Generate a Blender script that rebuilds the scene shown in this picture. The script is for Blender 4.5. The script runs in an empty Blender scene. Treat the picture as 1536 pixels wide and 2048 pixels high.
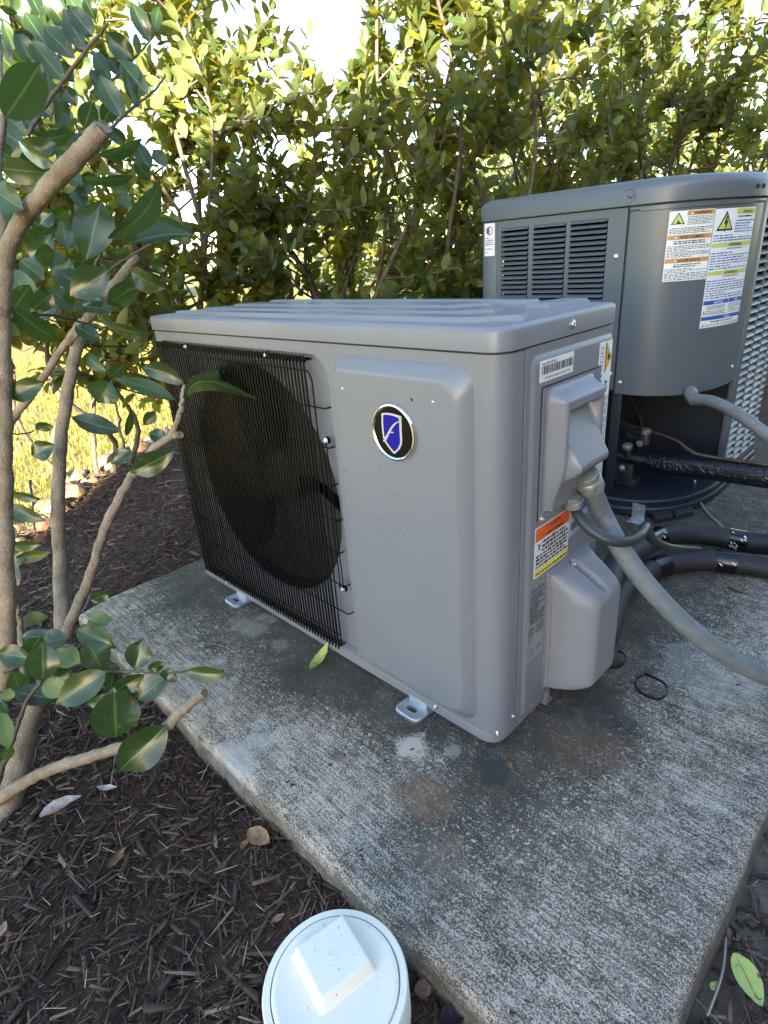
import bpy, bmesh, math, random
import numpy as np
from mathutils import Vector, Matrix
from mathutils.bvhtree import BVHTree

random.seed(7)
rng = np.random.default_rng(11)
S = bpy.context.scene
COL = S.collection

# ------------------------------------------------------------------ camera, sky, sun, exposure
F_PX = 1168.27
CAM = np.array([1.379, -0.618, 0.763])
RM = np.array([[0.70980, 0.70082, -0.07089], [0.23790, -0.33386, -0.91211], [-0.66289, 0.63056, -0.40370]])
q_, r_ = np.linalg.qr(RM.T)
RM = (q_ * np.sign(np.diag(r_))).T                      # exact rotation: rows right, down, forward
cam = bpy.data.objects.new('camera', bpy.data.cameras.new('camera'))
COL.objects.link(cam)
cam.data.sensor_fit = 'VERTICAL'
cam.data.sensor_height = 36.0
cam.data.sensor_width = 27.0
cam.data.lens = F_PX / 2048 * 36.0
cam.data.clip_start = 0.02
cam.data.clip_end = 600
m4 = Matrix.Identity(4)
for i in range(3):
    m4[i][0], m4[i][1], m4[i][2], m4[i][3] = RM[0][i], -RM[1][i], -RM[2][i], CAM[i]
cam.matrix_world = m4
S.camera = cam

SUN_EL, SUN_AZ = math.radians(14), math.radians(135)     # azimuth clockwise from +Y: the sun stands behind the camera, over the house
w = bpy.data.worlds.new('World')
S.world = w
w.use_nodes = True
nt = w.node_tree
bg = nt.nodes['Background']
sky = nt.nodes.new('ShaderNodeTexSky')
sky.sky_type = 'NISHITA'
sky.sun_disc = False
sky.sun_elevation = SUN_EL
sky.sun_rotation = SUN_AZ
sky.air_density = 1.0
sky.dust_density = 0.6
sky.ozone_density = 1.0
nt.links.new(sky.outputs[0], bg.inputs[0])
bg.inputs[1].default_value = 0.09
sun = bpy.data.objects.new('sun', bpy.data.lights.new('sun', 'SUN'))
COL.objects.link(sun)
sun.data.energy = 5.0
sun.data.angle = math.radians(0.53)
sun.data.color = (1.0, 0.85, 0.60)
sdir = Vector((math.sin(SUN_AZ) * math.cos(SUN_EL), math.cos(SUN_AZ) * math.cos(SUN_EL), math.sin(SUN_EL)))
sun.rotation_euler = sdir.to_track_quat('Z', 'Y').to_euler()
S.view_settings.view_transform = 'Standard'
S.view_settings.look = 'None'
S.view_settings.gamma = 1.0
S.view_settings.use_curve_mapping = False
S.view_settings.exposure = 3.3
S.cycles.max_bounces = 8
S.cycles.transparent_max_bounces = 8
S.cycles.caustics_reflective = False
S.cycles.caustics_refractive = False

# ------------------------------------------------------------------ measuring: a pixel of the 1536 x 2048 photograph to a point of the place
def ray(x, y):
    return RM.T @ np.array([(x - 768) / F_PX, (y - 1024) / F_PX, 1.0])
def at(x, y, d):
    return Vector(CAM + d * ray(x, y))
def atz(x, y, z):
    r = ray(x, y); return Vector(CAM + (z - CAM[2]) / r[2] * r)
def aty(x, y, Y):
    r = ray(x, y); return Vector(CAM + (Y - CAM[1]) / r[1] * r)
def atx(x, y, X):
    r = ray(x, y); return Vector(CAM + (X - CAM[0]) / r[0] * r)
def proj(P):
    c = (np.asarray(P) - CAM) @ RM.T
    return 768 + F_PX * c[..., 0] / c[..., 2], 1024 + F_PX * c[..., 1] / c[..., 2], c[..., 2]

# ------------------------------------------------------------------ materials
def lin(r, g, b):
    f = lambda c: (c / 255 / 12.92) if c <= 10.3 else ((c / 255 + .055) / 1.055) ** 2.4
    return (f(r), f(g), f(b), 1)
class NT:
    def __init__(s, name):
        s.m = bpy.data.materials.new(name); s.m.use_nodes = True
        s.t = s.m.node_tree; s.n = s.t.nodes; s.bsdf = s.n['Principled BSDF']; s.out = s.n['Material Output']
    def node(s, typ, **kw):
        n = s.n.new('ShaderNode' + typ)
        for k, v in kw.items(): setattr(n, k, v)
        return n
    def link(s, a, b): s.t.links.new(a, b)
    def set(s, **kw):
        for k, v in kw.items(): s.bsdf.inputs[k.replace('_', ' ')].default_value = v
        return s
    def coord(s, kind='Object', scale=(1, 1, 1), rot=(0, 0, 0)):
        tc = s.node('TexCoord'); mp = s.node('Mapping')
        mp.inputs['Scale'].default_value = scale; mp.inputs['Rotation'].default_value = rot
        if kind == 'Position':
            g = s.node('NewGeometry'); s.link(g.outputs['Position'], mp.inputs[0])
        else: s.link(tc.outputs[kind], mp.inputs[0])
        return mp.outputs[0]
    def noise(s, vec, scale, detail=4, rough=.55, dist=0):
        n = s.node('TexNoise'); n.inputs['Scale'].default_value = scale; n.inputs['Detail'].default_value = detail
        n.inputs['Roughness'].default_value = rough; n.inputs['Distortion'].default_value = dist
        if vec: s.link(vec, n.inputs['Vector'])
        return n.outputs['Fac']
    def ramp(s, fac, *stops):
        r = s.node('ValToRGB'); e = r.color_ramp.elements
        while len(e) < len(stops): e.new(.5)
        for k, (p, c) in enumerate(stops):
            e[k].position = p; e[k].color = c if hasattr(c, '__len__') else (c, c, c, 1)
        if fac is not None: s.link(fac, r.inputs[0])
        return r.outputs[0]
    def mix(s, fac, a, b, mode='MIX'):
        n = s.node('Mix', data_type='RGBA', blend_type=mode)
        for sock, v in ((n.inputs['Factor'], fac), (n.inputs['A'], a), (n.inputs['B'], b)):
            pass
        ia, ib = [i for i in n.inputs if i.type == 'RGBA']; f = n.inputs[0]
        for sock, v in ((f, fac), (ia, a), (ib, b)):
            if isinstance(v, bpy.types.NodeSocket): s.link(v, sock)
            else: sock.default_value = v
        return [o for o in n.outputs if o.type == 'RGBA'][0]
    def math(s, op, a, b=None, c=None):
        n = s.node('Math', operation=op)
        for i, v in enumerate((a, b, c)):
            if v is None: continue
            if isinstance(v, bpy.types.NodeSocket): s.link(v, n.inputs[i])
            else: n.inputs[i].default_value = v
        return n.outputs[0]
    def bump(s, h, strength=.3, dist=.002):
        b = s.node('Bump'); b.inputs['Strength'].default_value = strength; b.inputs['Distance'].default_value = dist
        s.link(h, b.inputs['Height']); s.link(b.outputs[0], s.bsdf.inputs['Normal'])
    def base(s, c): s.link(c, s.bsdf.inputs['Base Color'])
    def rough(s, c): s.link(c, s.bsdf.inputs['Roughness'])

def paint(name, col, rough=.42, dirt=.15, peel=.12, dirtcol=None):
    t = NT(name); v = t.coord('Position')
    n1 = t.noise(v, 3.5, 6, .6); n2 = t.noise(v, 60, 3)
    d = dirtcol or (col[0] * .6, col[1] * .58, col[2] * .52, 1)
    st = t.noise(t.coord('Position', (38, 38, 1.6)), 1, 4, .6)
    f = t.math('ADD', t.ramp(n1, (.42, 0), (.75, dirt)), t.ramp(st, (.5, 0), (.75, dirt * .4)))
    c = t.mix(f, col, d)
    sp = t.noise(v, 420, 2); c = t.mix(t.ramp(sp, (.76, 0), (.79, .35)), c, (.55, .54, .5, 1))
    t.base(c); t.rough(t.ramp(n1, (.3, rough - .06), (.8, rough + .12)))
    t.bump(t.noise(v, 900, 2), peel, .0004)
    return t.m
def plain(name, col, rough=.5, metal=0, var=.25, scale=40, bump=0, bscale=300):
    t = NT(name); v = t.coord('Position'); n = t.noise(v, scale, 4)
    dk = tuple(c * (1 - var) for c in col[:3]) + (1,); lt = tuple(min(1, c * (1 + var)) for c in col[:3]) + (1,)
    t.base(t.ramp(n, (.3, dk), (.7, lt))); t.set(Roughness=rough, Metallic=metal)
    if bump: t.bump(t.noise(v, bscale, 3), bump, .001)
    return t.m

M = {}
M['unit'] = paint('warm_grey_enamel', (.192, .196, .219, 1), .31, .2)
M['plastic'] = paint('grey_plastic', (.212, .208, .228, 1), .42, .18, .05)
M['groove'] = plain('dark_seam', (.03, .03, .032, 1), .8)
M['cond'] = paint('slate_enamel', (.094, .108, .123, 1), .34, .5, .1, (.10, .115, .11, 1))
M['cond_dark'] = paint('dark_slate_recess_shade', (.012, .017, .026, 1), .5, .4)  # dark case parts; on the recess walls the shade is put into this colour
M['guard'] = paint('grey_coil_guard_enamel', (.10, .11, .118, 1), .42, .3)
M['inside'] = plain('dark_interior', (.006, .006, .0065, 1), .8)
M['shroud'] = paint('shroud_grey', (.13, .128, .13, 1), .5, .3)
M['fan'] = plain('fan_plastic', (.030, .028, .023, 1), .42, 0, .15, 8)
M['wire'] = plain('black_coated_wire', (.0045, .0045, .005, 1), .4)
t = NT('coil_fins'); v = t.coord('Position', (1, 1, 1)); wv = t.node('TexWave'); wv.inputs['Scale'].default_value = 90
wv.bands_direction = 'X'; t.link(v, wv.inputs[0]); t.base(t.ramp(wv.outputs['Fac'], (.2, (.004, .004, .004, 1)), (.8, (.03, .03, .031, 1)))); t.set(Roughness=.5, Metallic=.4); M['coil'] = t.m
for k_ in ('inside', 'fan', 'wire', 'coil'): M[k_].node_tree.nodes['Principled BSDF'].inputs['Specular IOR Level'].default_value = .12
M['zinc'] = plain('zinc_plate', (.55, .58, .62, 1), .38, .75, .12, 60)
M['screw'] = plain('screw_steel', (.72, .72, .72, 1), .28, .9, .1)
M['chrome'] = plain('chrome', (.82, .82, .83, 1), .14, 1, .03)
M['badge_black'] = plain('badge_black', (.003, .003, .005, 1), .12)
M['badge_blue'] = plain('badge_blue', (.010, .008, .26, 1), .15, 0, .1)
for k_ in ('badge_black', 'badge_blue'): M[k_].node_tree.nodes['Principled BSDF'].inputs['Specular IOR Level'].default_value = .16
M['badge_silver'] = plain('badge_silver', (.62, .6, .66, 1), .25, .5, .05)
M['sticker'] = plain('sticker_white', (.72, .73, .72, 1), .4, 0, .05)
M['sticker_blue'] = plain('sticker_pale_blue', (.40, .47, .66, 1), .4, 0, .05)
M['sticker_grey'] = plain('sticker_grey', (.26, .26, .27, 1), .4, 0, .05)
M['ink'] = plain('ink_black', (.02, .02, .025, 1), .5)
M['ink_grey'] = plain('ink_grey', (.17, .17, .18, 1), .5, 0, .3, 300)
M['ink_orange'] = plain('ink_orange', (.75, .13, .02, 1), .45, 0, .06)
M['ink_tan'] = plain('ink_faded_orange', (.52, .25, .09, 1), .45, 0, .06)
M['ink_yellow'] = plain('ink_yellow', (.72, .62, .03, 1), .45, 0, .06)
M['ink_lime'] = plain('ink_faded_yellow', (.52, .53, .13, 1), .45, 0, .06)
M['ink_blue'] = plain('ink_blue', (.02, .09, .36, 1), .45, 0, .06)
M['ink_white'] = plain('ink_white', (.8, .8, .8, 1), .45, 0, .03)
M['ink_red'] = plain('ink_red', (.5, .1, .1, 1), .45)
M['ink_amber'] = plain('ink_amber', (.75, .36, .03, 1), .45, 0, .06)
M['brass'] = plain('weathered_fitting', (.30, .30, .28, 1), .45, .6, .3, 80)
M['copper'] = plain('dull_copper', (.12, .075, .055, 1), .42, .8, .4, 40)
M['valve'] = plain('dark_valve', (.035, .037, .043, 1), .45, .3, .4, 60)
M['valve_cap'] = plain('valve_cap', (.34, .33, .33, 1), .35, .5, .35, 90)
M['cable'] = plain('black_cable', (.03, .035, .034, 1), .45, 0, .3)
M['tie'] = plain('black_tie_plastic', (.008, .008, .01, 1), .35)
M['foam_block'] = plain('black_rubber', (.02, .02, .024, 1), .75, 0, .3, 90, .4)
t = NT('foam_insulation'); v = t.coord('Position'); n = t.noise(v, 18, 4); t.base(t.ramp(n, (.3, (.008, .0078, .010, 1)), (.75, (.022, .021, .027, 1)))); t.set(Roughness=.62); t.bump(t.noise(v, 220, 3), .25, .001); M['foam'] = t.m
t = NT('cracked_black_wrap'); v = t.coord('Position', (1, 1, 1)); vo = t.node('TexVoronoi', feature='DISTANCE_TO_EDGE'); vo.inputs['Scale'].default_value = 55; t.link(v, vo.inputs['Vector'])
t.base(t.ramp(vo.outputs['Distance'], (0, (.002, .002, .003, 1)), (.08, (.009, .010, .016, 1)))); t.set(Roughness=.36); t.bump(t.ramp(vo.outputs['Distance'], (0, 0), (.1, 1)), .6, .002); M['wrap'] = t.m
M['tape'] = plain('glossy_black_tape', (.005, .005, .007, 1), .18, 0, .4, 60)
t = NT('liquidtight_conduit'); uv = t.coord('UV'); v = t.coord('Position'); n = t.noise(v, 30, 5, .65)
sx = t.node('SeparateXYZ'); t.link(uv, sx.inputs[0]); ring = t.math('SINE', t.math('MULTIPLY', sx.outputs[1], 1500))
c = t.ramp(n, (.3, (.115, .126, .130, 1)), (.62, (.165, .178, .184, 1)), (.74, (.10, .095, .085, 1)))
sp = t.noise(v, 260, 2); c = t.mix(t.ramp(sp, (.66, 0), (.72, .5)), c, (.12, .11, .1, 1)); t.base(c); t.set(Roughness=.55)
t.bump(ring, .3, .0008); M['conduit'] = t.m
t = NT('white_pvc'); v = t.coord('Position'); n = t.noise(v, 9, 5); sp = t.noise(v, 190, 2, .5)
c = t.ramp(n, (.3, (.76, .70, .59, 1)), (.7, (.86, .80, .69, 1))); c = t.mix(t.ramp(sp, (.70, 0), (.74, .8)), c, (.13, .12, .1, 1))
t.base(c); t.set(Roughness=.5); t.bump(t.noise(v, 350, 2), .12, .0006); M['pvc'] = t.m

# concrete: broomed, algae-stained, with pale worn specks
t = NT('weathered_concrete'); v = t.coord('Position'); vs = t.coord('Position', (.42, 1.0, 1.0), (0, 0, math.radians(-5)))
big = t.noise(v, 2.6, 5, .6, .4); mid = t.noise(v, 14, 5, .6); streak = t.noise(vs, 640, 3, .7); fine = t.noise(v, 800, 3, .65)
px = t.node('SeparateXYZ'); g = t.node('NewGeometry'); t.link(g.outputs['Position'], px.inputs[0])
X, Y = px.outputs[0], px.outputs[1]
def blob(cx, cy, r0, r1):
    d = t.math('SQRT', t.math('ADD', t.math('POWER', t.math('SUBTRACT', X, cx), 2), t.math('POWER', t.math('SUBTRACT', Y, cy), 2)))
    d = t.math('ADD', d, t.math('MULTIPLY', t.math('SUBTRACT', mid, .5), r1 * 1.7))
    mr = t.node('MapRange'); mr.interpolation_type = 'SMOOTHSTEP'
    mr.inputs['From Min'].default_value = r0; mr.inputs['From Max'].default_value = r1
    mr.inputs['To Min'].default_value = 1; mr.inputs['To Max'].default_value = 0
    t.link(d, mr.inputs['Value']); return mr.outputs[0]
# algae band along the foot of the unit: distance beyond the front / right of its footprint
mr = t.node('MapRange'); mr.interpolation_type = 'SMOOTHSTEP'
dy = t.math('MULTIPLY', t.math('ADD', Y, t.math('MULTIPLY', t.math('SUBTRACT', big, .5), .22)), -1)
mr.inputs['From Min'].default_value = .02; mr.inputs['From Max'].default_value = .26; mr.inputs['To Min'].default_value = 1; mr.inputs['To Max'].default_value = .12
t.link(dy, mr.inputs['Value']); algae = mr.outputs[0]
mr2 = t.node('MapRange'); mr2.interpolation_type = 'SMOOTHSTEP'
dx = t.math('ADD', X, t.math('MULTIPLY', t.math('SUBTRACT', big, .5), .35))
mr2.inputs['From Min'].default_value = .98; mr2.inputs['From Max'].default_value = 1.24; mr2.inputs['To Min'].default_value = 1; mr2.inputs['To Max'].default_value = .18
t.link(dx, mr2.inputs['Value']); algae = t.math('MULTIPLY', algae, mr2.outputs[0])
speck_lo = t.ramp(streak, (.50, 0), (.60, 1)); speck_hi = t.ramp(streak, (.60, 0), (.68, 1))
iso = t.noise(v, 520, 3, .7); lines_ = t.noise(t.coord('Position', (.10, 1.0, 1.0), (0, 0, math.radians(-5))), 300, 3, .6)
patch = t.noise(v, 34, 4, .6)
cov = t.math('ADD', t.math('ADD', t.math('MULTIPLY', streak, .45), t.math('MULTIPLY', iso, .55)), t.math('ADD', t.math('MULTIPLY', t.math('SUBTRACT', lines_, .5), .22), t.math('MULTIPLY', t.math('SUBTRACT', patch, .5), .20)))
thr = t.math('ADD', .455, t.math('MULTIPLY', algae, .13))
thr = t.math('ADD', thr, t.math('MULTIPLY', t.math('SUBTRACT', big, .5), .22))
sp = t.node('MapRange'); sp.interpolation_type = 'SMOOTHSTEP'
t.link(cov, sp.inputs['Value']); t.link(t.math('SUBTRACT', thr, .035), sp.inputs['From Min']); t.link(t.math('ADD', thr, .085), sp.inputs['From Max'])
dark = t.ramp(mid, (.3, (.038, .030, .021, 1)), (.7, (.16, .13, .097, 1)))
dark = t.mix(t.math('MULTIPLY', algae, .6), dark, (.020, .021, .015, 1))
lightc = t.ramp(fine, (.3, (.44, .375, .31, 1)), (.7, (.70, .61, .515, 1)))
c = t.mix(sp.outputs[0], dark, lightc)
fl = t.ramp(t.noise(v, 170, 3, .6, .5), (.60, 0), (.635, 1)); band = t.ramp(t.math('ADD', algae, t.math('MULTIPLY', t.math('SUBTRACT', big, .5), .9)), (.25, 0), (.45, 1), (.7, 1), (.95, .12))
c = t.mix(t.math('MULTIPLY', t.math('MULTIPLY', fl, band), .85), c, (.60, .56, .49, 1))
c = t.mix(t.ramp(t.noise(t.coord('Position', (.05, 1.0, 1.0), (0, 0, math.radians(-5))), 190, 2, .5), (.40, .38), (.52, 0)), c, (.05, .044, .036, 1))
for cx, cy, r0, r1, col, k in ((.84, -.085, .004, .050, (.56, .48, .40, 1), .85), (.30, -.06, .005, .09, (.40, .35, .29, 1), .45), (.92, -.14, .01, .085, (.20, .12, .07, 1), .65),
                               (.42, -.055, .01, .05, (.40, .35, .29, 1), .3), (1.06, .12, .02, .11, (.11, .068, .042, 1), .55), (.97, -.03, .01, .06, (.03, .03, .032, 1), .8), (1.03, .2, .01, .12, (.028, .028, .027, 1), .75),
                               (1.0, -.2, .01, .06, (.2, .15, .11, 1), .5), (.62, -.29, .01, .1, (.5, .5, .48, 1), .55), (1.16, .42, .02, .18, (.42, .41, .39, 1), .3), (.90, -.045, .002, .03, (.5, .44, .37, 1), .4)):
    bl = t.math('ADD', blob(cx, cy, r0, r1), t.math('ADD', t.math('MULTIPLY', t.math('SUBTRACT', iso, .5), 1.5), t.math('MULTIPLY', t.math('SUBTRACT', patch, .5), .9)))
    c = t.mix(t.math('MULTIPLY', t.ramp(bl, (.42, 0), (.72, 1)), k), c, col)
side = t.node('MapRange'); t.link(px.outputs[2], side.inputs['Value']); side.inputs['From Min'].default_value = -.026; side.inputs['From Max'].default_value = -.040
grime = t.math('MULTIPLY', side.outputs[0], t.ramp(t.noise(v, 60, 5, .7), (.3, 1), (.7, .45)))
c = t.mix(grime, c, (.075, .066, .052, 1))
t.base(c); t.set(Roughness=.88)
t.bump(t.math('ADD', t.math('MULTIPLY', streak, .8), t.math('MULTIPLY', fine, .5)), .7, .0035); M['concrete'] = t.m

t = NT('mulch_soil'); v = t.coord('Position'); n = t.noise(v, 40, 6, .7)
t.base(t.ramp(n, (.3, (.026, .0125, .0075, 1)), (.7, (.11, .055, .034, 1)))); t.set(Roughness=.95); t.bump(t.noise(v, 160, 5, .7), .9, .006); M['mulch'] = t.m
t = NT('bark_chip'); g = t.node('NewGeometry'); v = t.coord('Position', (1, 1, 1))
c = t.ramp(g.outputs['Random Per Island'], (0, (.028, .014, .009, 1)), (.42, (.080, .037, .024, 1)), (.74, (.14, .066, .042, 1)), (.92, (.22, .13, .088, 1)), (1, (.37, .26, .18, 1)))
c = t.mix(t.math('MULTIPLY', t.noise(v, 250, 4), .7), c, (.012, .009, .008, 1)); t.base(c); t.set(Roughness=.72); t.bump(t.noise(v, 500, 3), .6, .001); M['chip'] = t.m
t = NT('dry_straw'); g = t.node('NewGeometry')
t.base(t.ramp(g.outputs['Random Per Island'], (0, (.09, .07, .055, 1)), (.6, (.27, .21, .16, 1)), (1, (.5, .43, .35, 1)))); t.set(Roughness=.75); M['straw'] = t.m
t = NT('grey_soil'); v = t.coord('Position'); n = t.noise(v, 25, 7, .7)
t.base(t.ramp(n, (.3, (.075, .060, .048, 1)), (.7, (.23, .19, .155, 1)))); t.set(Roughness=.95); t.bump(t.noise(v, 120, 6, .7), 1, .008); M['soil'] = t.m
t = NT('lawn_turf'); v = t.coord('Position'); n = t.noise(v, 1.2, 6, .65); n2 = t.noise(v, 45, 4, .7)
c = t.ramp(n, (.3, (.16, .145, .025, 1)), (.7, (.28, .22, .05, 1))); c = t.mix(t.ramp(n2, (.4, 0), (.7, .7)), c, (.05, .06, .012, 1)); t.base(c); t.set(Roughness=.9); t.bump(n2, .8, .02); M['lawn'] = t.m
t = NT('grass_blade'); g = t.node('NewGeometry')
t.base(t.ramp(g.outputs['Random Per Island'], (0, (.11, .115, .014, 1)), (.6, (.23, .20, .028, 1)), (1, (.38, .28, .07, 1)))); t.set(Roughness=.6); M['grass'] = t.m
t = NT('rock'); v = t.coord('Position'); oi = t.node('ObjectInfo'); n = t.noise(v, 22, 6, .65)
c = t.ramp(oi.outputs['Random'], (0, (.22, .12, .07, 1)), (.4, (.30, .20, .13, 1)), (.75, (.32, .26, .20, 1)), (1, (.2, .19, .18, 1)))
c = t.mix(t.ramp(n, (.35, .7), (.65, 0)), c, (.10, .065, .045, 1)); t.base(c); t.set(Roughness=.85); t.bump(n, .8, .01); M['rock'] = t.m
t = NT('bark'); v = t.coord('Position'); n = t.noise(v, 24, 5, .6); le = t.noise(v, 330, 2, .5)
c = t.ramp(n, (.3, (.14, .10, .062, 1)), (.5, (.24, .185, .12, 1)), (.7, (.33, .265, .185, 1))); c = t.mix(t.ramp(le, (.64, 0), (.69, .9)), c, (.46, .41, .33, 1))
c = t.mix(t.ramp(t.noise(v, 60, 2), (.70, 0), (.76, .7)), c, (.08, .055, .035, 1)); t.base(c); t.set(Roughness=.75); t.bump(t.math('ADD', t.noise(v, 150, 5, .7), t.math('MULTIPLY', le, .7)), .9, .003); M['bark'] = t.m
M['stem_dark'] = plain('hedge_stem_bark', (.10, .08, .06, 1), .8, 0, .45, 40, .5, 120)
M['twig'] = plain('twig', (.085, .066, .05, 1), .75, 0, .4, 30)

def leaf_material(name, stops, trans, tk=.32, rough=.34, under=(.15, .20, .085, 1), VEIN=.6, veincol=(.10, .14, .04, 1), spec=.3, spots=.74):
    t = NT(name); g = t.node('NewGeometry'); oi = t.node('ObjectInfo'); uv = t.coord('UV'); sx = t.node('SeparateXYZ'); t.link(uv, sx.inputs[0])
    r = t.math('FRACT', t.math('ADD', g.outputs['Random Per Island'], oi.outputs['Random']))
    c = t.ramp(r, *stops)
    v = t.coord('Position'); n = t.noise(v, 45, 4)
    c = t.mix(t.math('MULTIPLY', n, .5), c, tuple(x * .55 for x in stops[0][1][:3]) + (1,))
    u = t.math('ABSOLUTE', t.math('SUBTRACT', sx.outputs[0], .5))
    vein = t.ramp(u, (.012, VEIN), (.045, 0))
    side = t.math('FRACT', t.math('MULTIPLY', t.math('ADD', sx.outputs[1], t.math('MULTIPLY', u, -.7)), 7))
    sv = t.ramp(t.math('ABSOLUTE', t.math('SUBTRACT', side, .5)), (.0, .16), (.07, 0))
    c = t.mix(t.math('MAXIMUM', vein, sv), c, veincol)
    spot = t.ramp(t.noise(v, 70, 2, .4), (spots, 0), (spots + .04, .9)); c = t.mix(spot, c, (.16, .09, .03, 1))
    c = t.mix(g.outputs['Backfacing'], c, under)
    t.base(c); t.set(Roughness=rough); t.bsdf.inputs['Specular IOR Level'].default_value = spec
    t.bump(t.math('SUBTRACT', 1, t.math('ADD', vein, sv)), .25, .0006)
    tr = t.node('BsdfTranslucent'); tr.inputs[0].default_value = trans
    mx = t.node('MixShader'); mx.inputs[0].default_value = tk
    t.link(t.bsdf.outputs[0], mx.inputs[1]); t.link(tr.outputs[0], mx.inputs[2]); t.link(mx.outputs[0], t.out.inputs[0])
    return t.m
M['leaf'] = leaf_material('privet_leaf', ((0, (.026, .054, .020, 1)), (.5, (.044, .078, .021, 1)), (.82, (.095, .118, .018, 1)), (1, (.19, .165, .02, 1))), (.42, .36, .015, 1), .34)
M['leaf_near'] = leaf_material('broad_privet_leaf', ((0, (.016, .036, .015, 1)), (.6, (.027, .056, .019, 1)), (1, (.052, .095, .024, 1))), (.16, .28, .04, 1), .20, .22, VEIN=.8, veincol=(.12, .18, .05, 1), under=(.11, .16, .06, 1), spec=.5, spots=.69)
M['leaf_pale'] = leaf_material('pale_leaf_underside', ((0, (.18, .25, .10, 1)), (1, (.22, .30, .12, 1))), (.25, .35, .08, 1), .2, .5, (.2, .27, .11, 1))
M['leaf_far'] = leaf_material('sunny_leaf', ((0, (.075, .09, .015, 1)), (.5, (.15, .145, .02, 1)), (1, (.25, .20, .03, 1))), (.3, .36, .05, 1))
def dead(name, a, b): return plain(name, a, .7, 0, .45, 90, .4, 200)
M['dead_brown'] = dead('dead_leaf_brown', (.16, .085, .05, 1), 0)
M['dead_tan'] = dead('dead_leaf_tan', (.30, .17, .085, 1), 0)
M['dead_pale'] = dead('dead_leaf_pale', (.46, .40, .36, 1), 0)
M['dead_dark'] = dead('dead_leaf_plum', (.020, .010, .018, 1), 0)
t = NT('yellow_green_leaf'); v = t.coord('Position'); n = t.noise(v, 110, 3, .5); uv = t.coord('UV'); sx = t.node('SeparateXYZ'); t.link(uv, sx.inputs[0])
u = t.math('ABSOLUTE', t.math('SUBTRACT', sx.outputs[0], .5))
c = t.mix(t.ramp(n, (.63, 0), (.67, .9)), (.36, .43, .11, 1), (.12, .05, .025, 1)); c = t.mix(t.ramp(u, (.015, .8), (.05, 0)), c, (.2, .11, .05, 1)); t.base(c); t.set(Roughness=.5); M['fallen_green'] = t.m
t = NT('house_brick'); b = t.node('TexBrick'); v = t.coord('Position', (1, 1, 1), (math.radians(90), 0, math.radians(90))); t.link(v, b.inputs['Vector'])
b.inputs['Scale'].default_value = 4.5; b.inputs['Color1'].default_value = (.32, .20, .14, 1); b.inputs['Color2'].default_value = (.24, .14, .1, 1); b.inputs['Mortar'].default_value = (.4, .38, .35, 1)
t.base(b.outputs['Color']); t.set(Roughness=.85); M['brick'] = t.m
M['roof'] = plain('shingle', (.07, .065, .06, 1), .9, 0, .4, 30)
M['white_trim'] = plain('white_trim', (.7, .7, .68, 1), .5)

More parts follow.
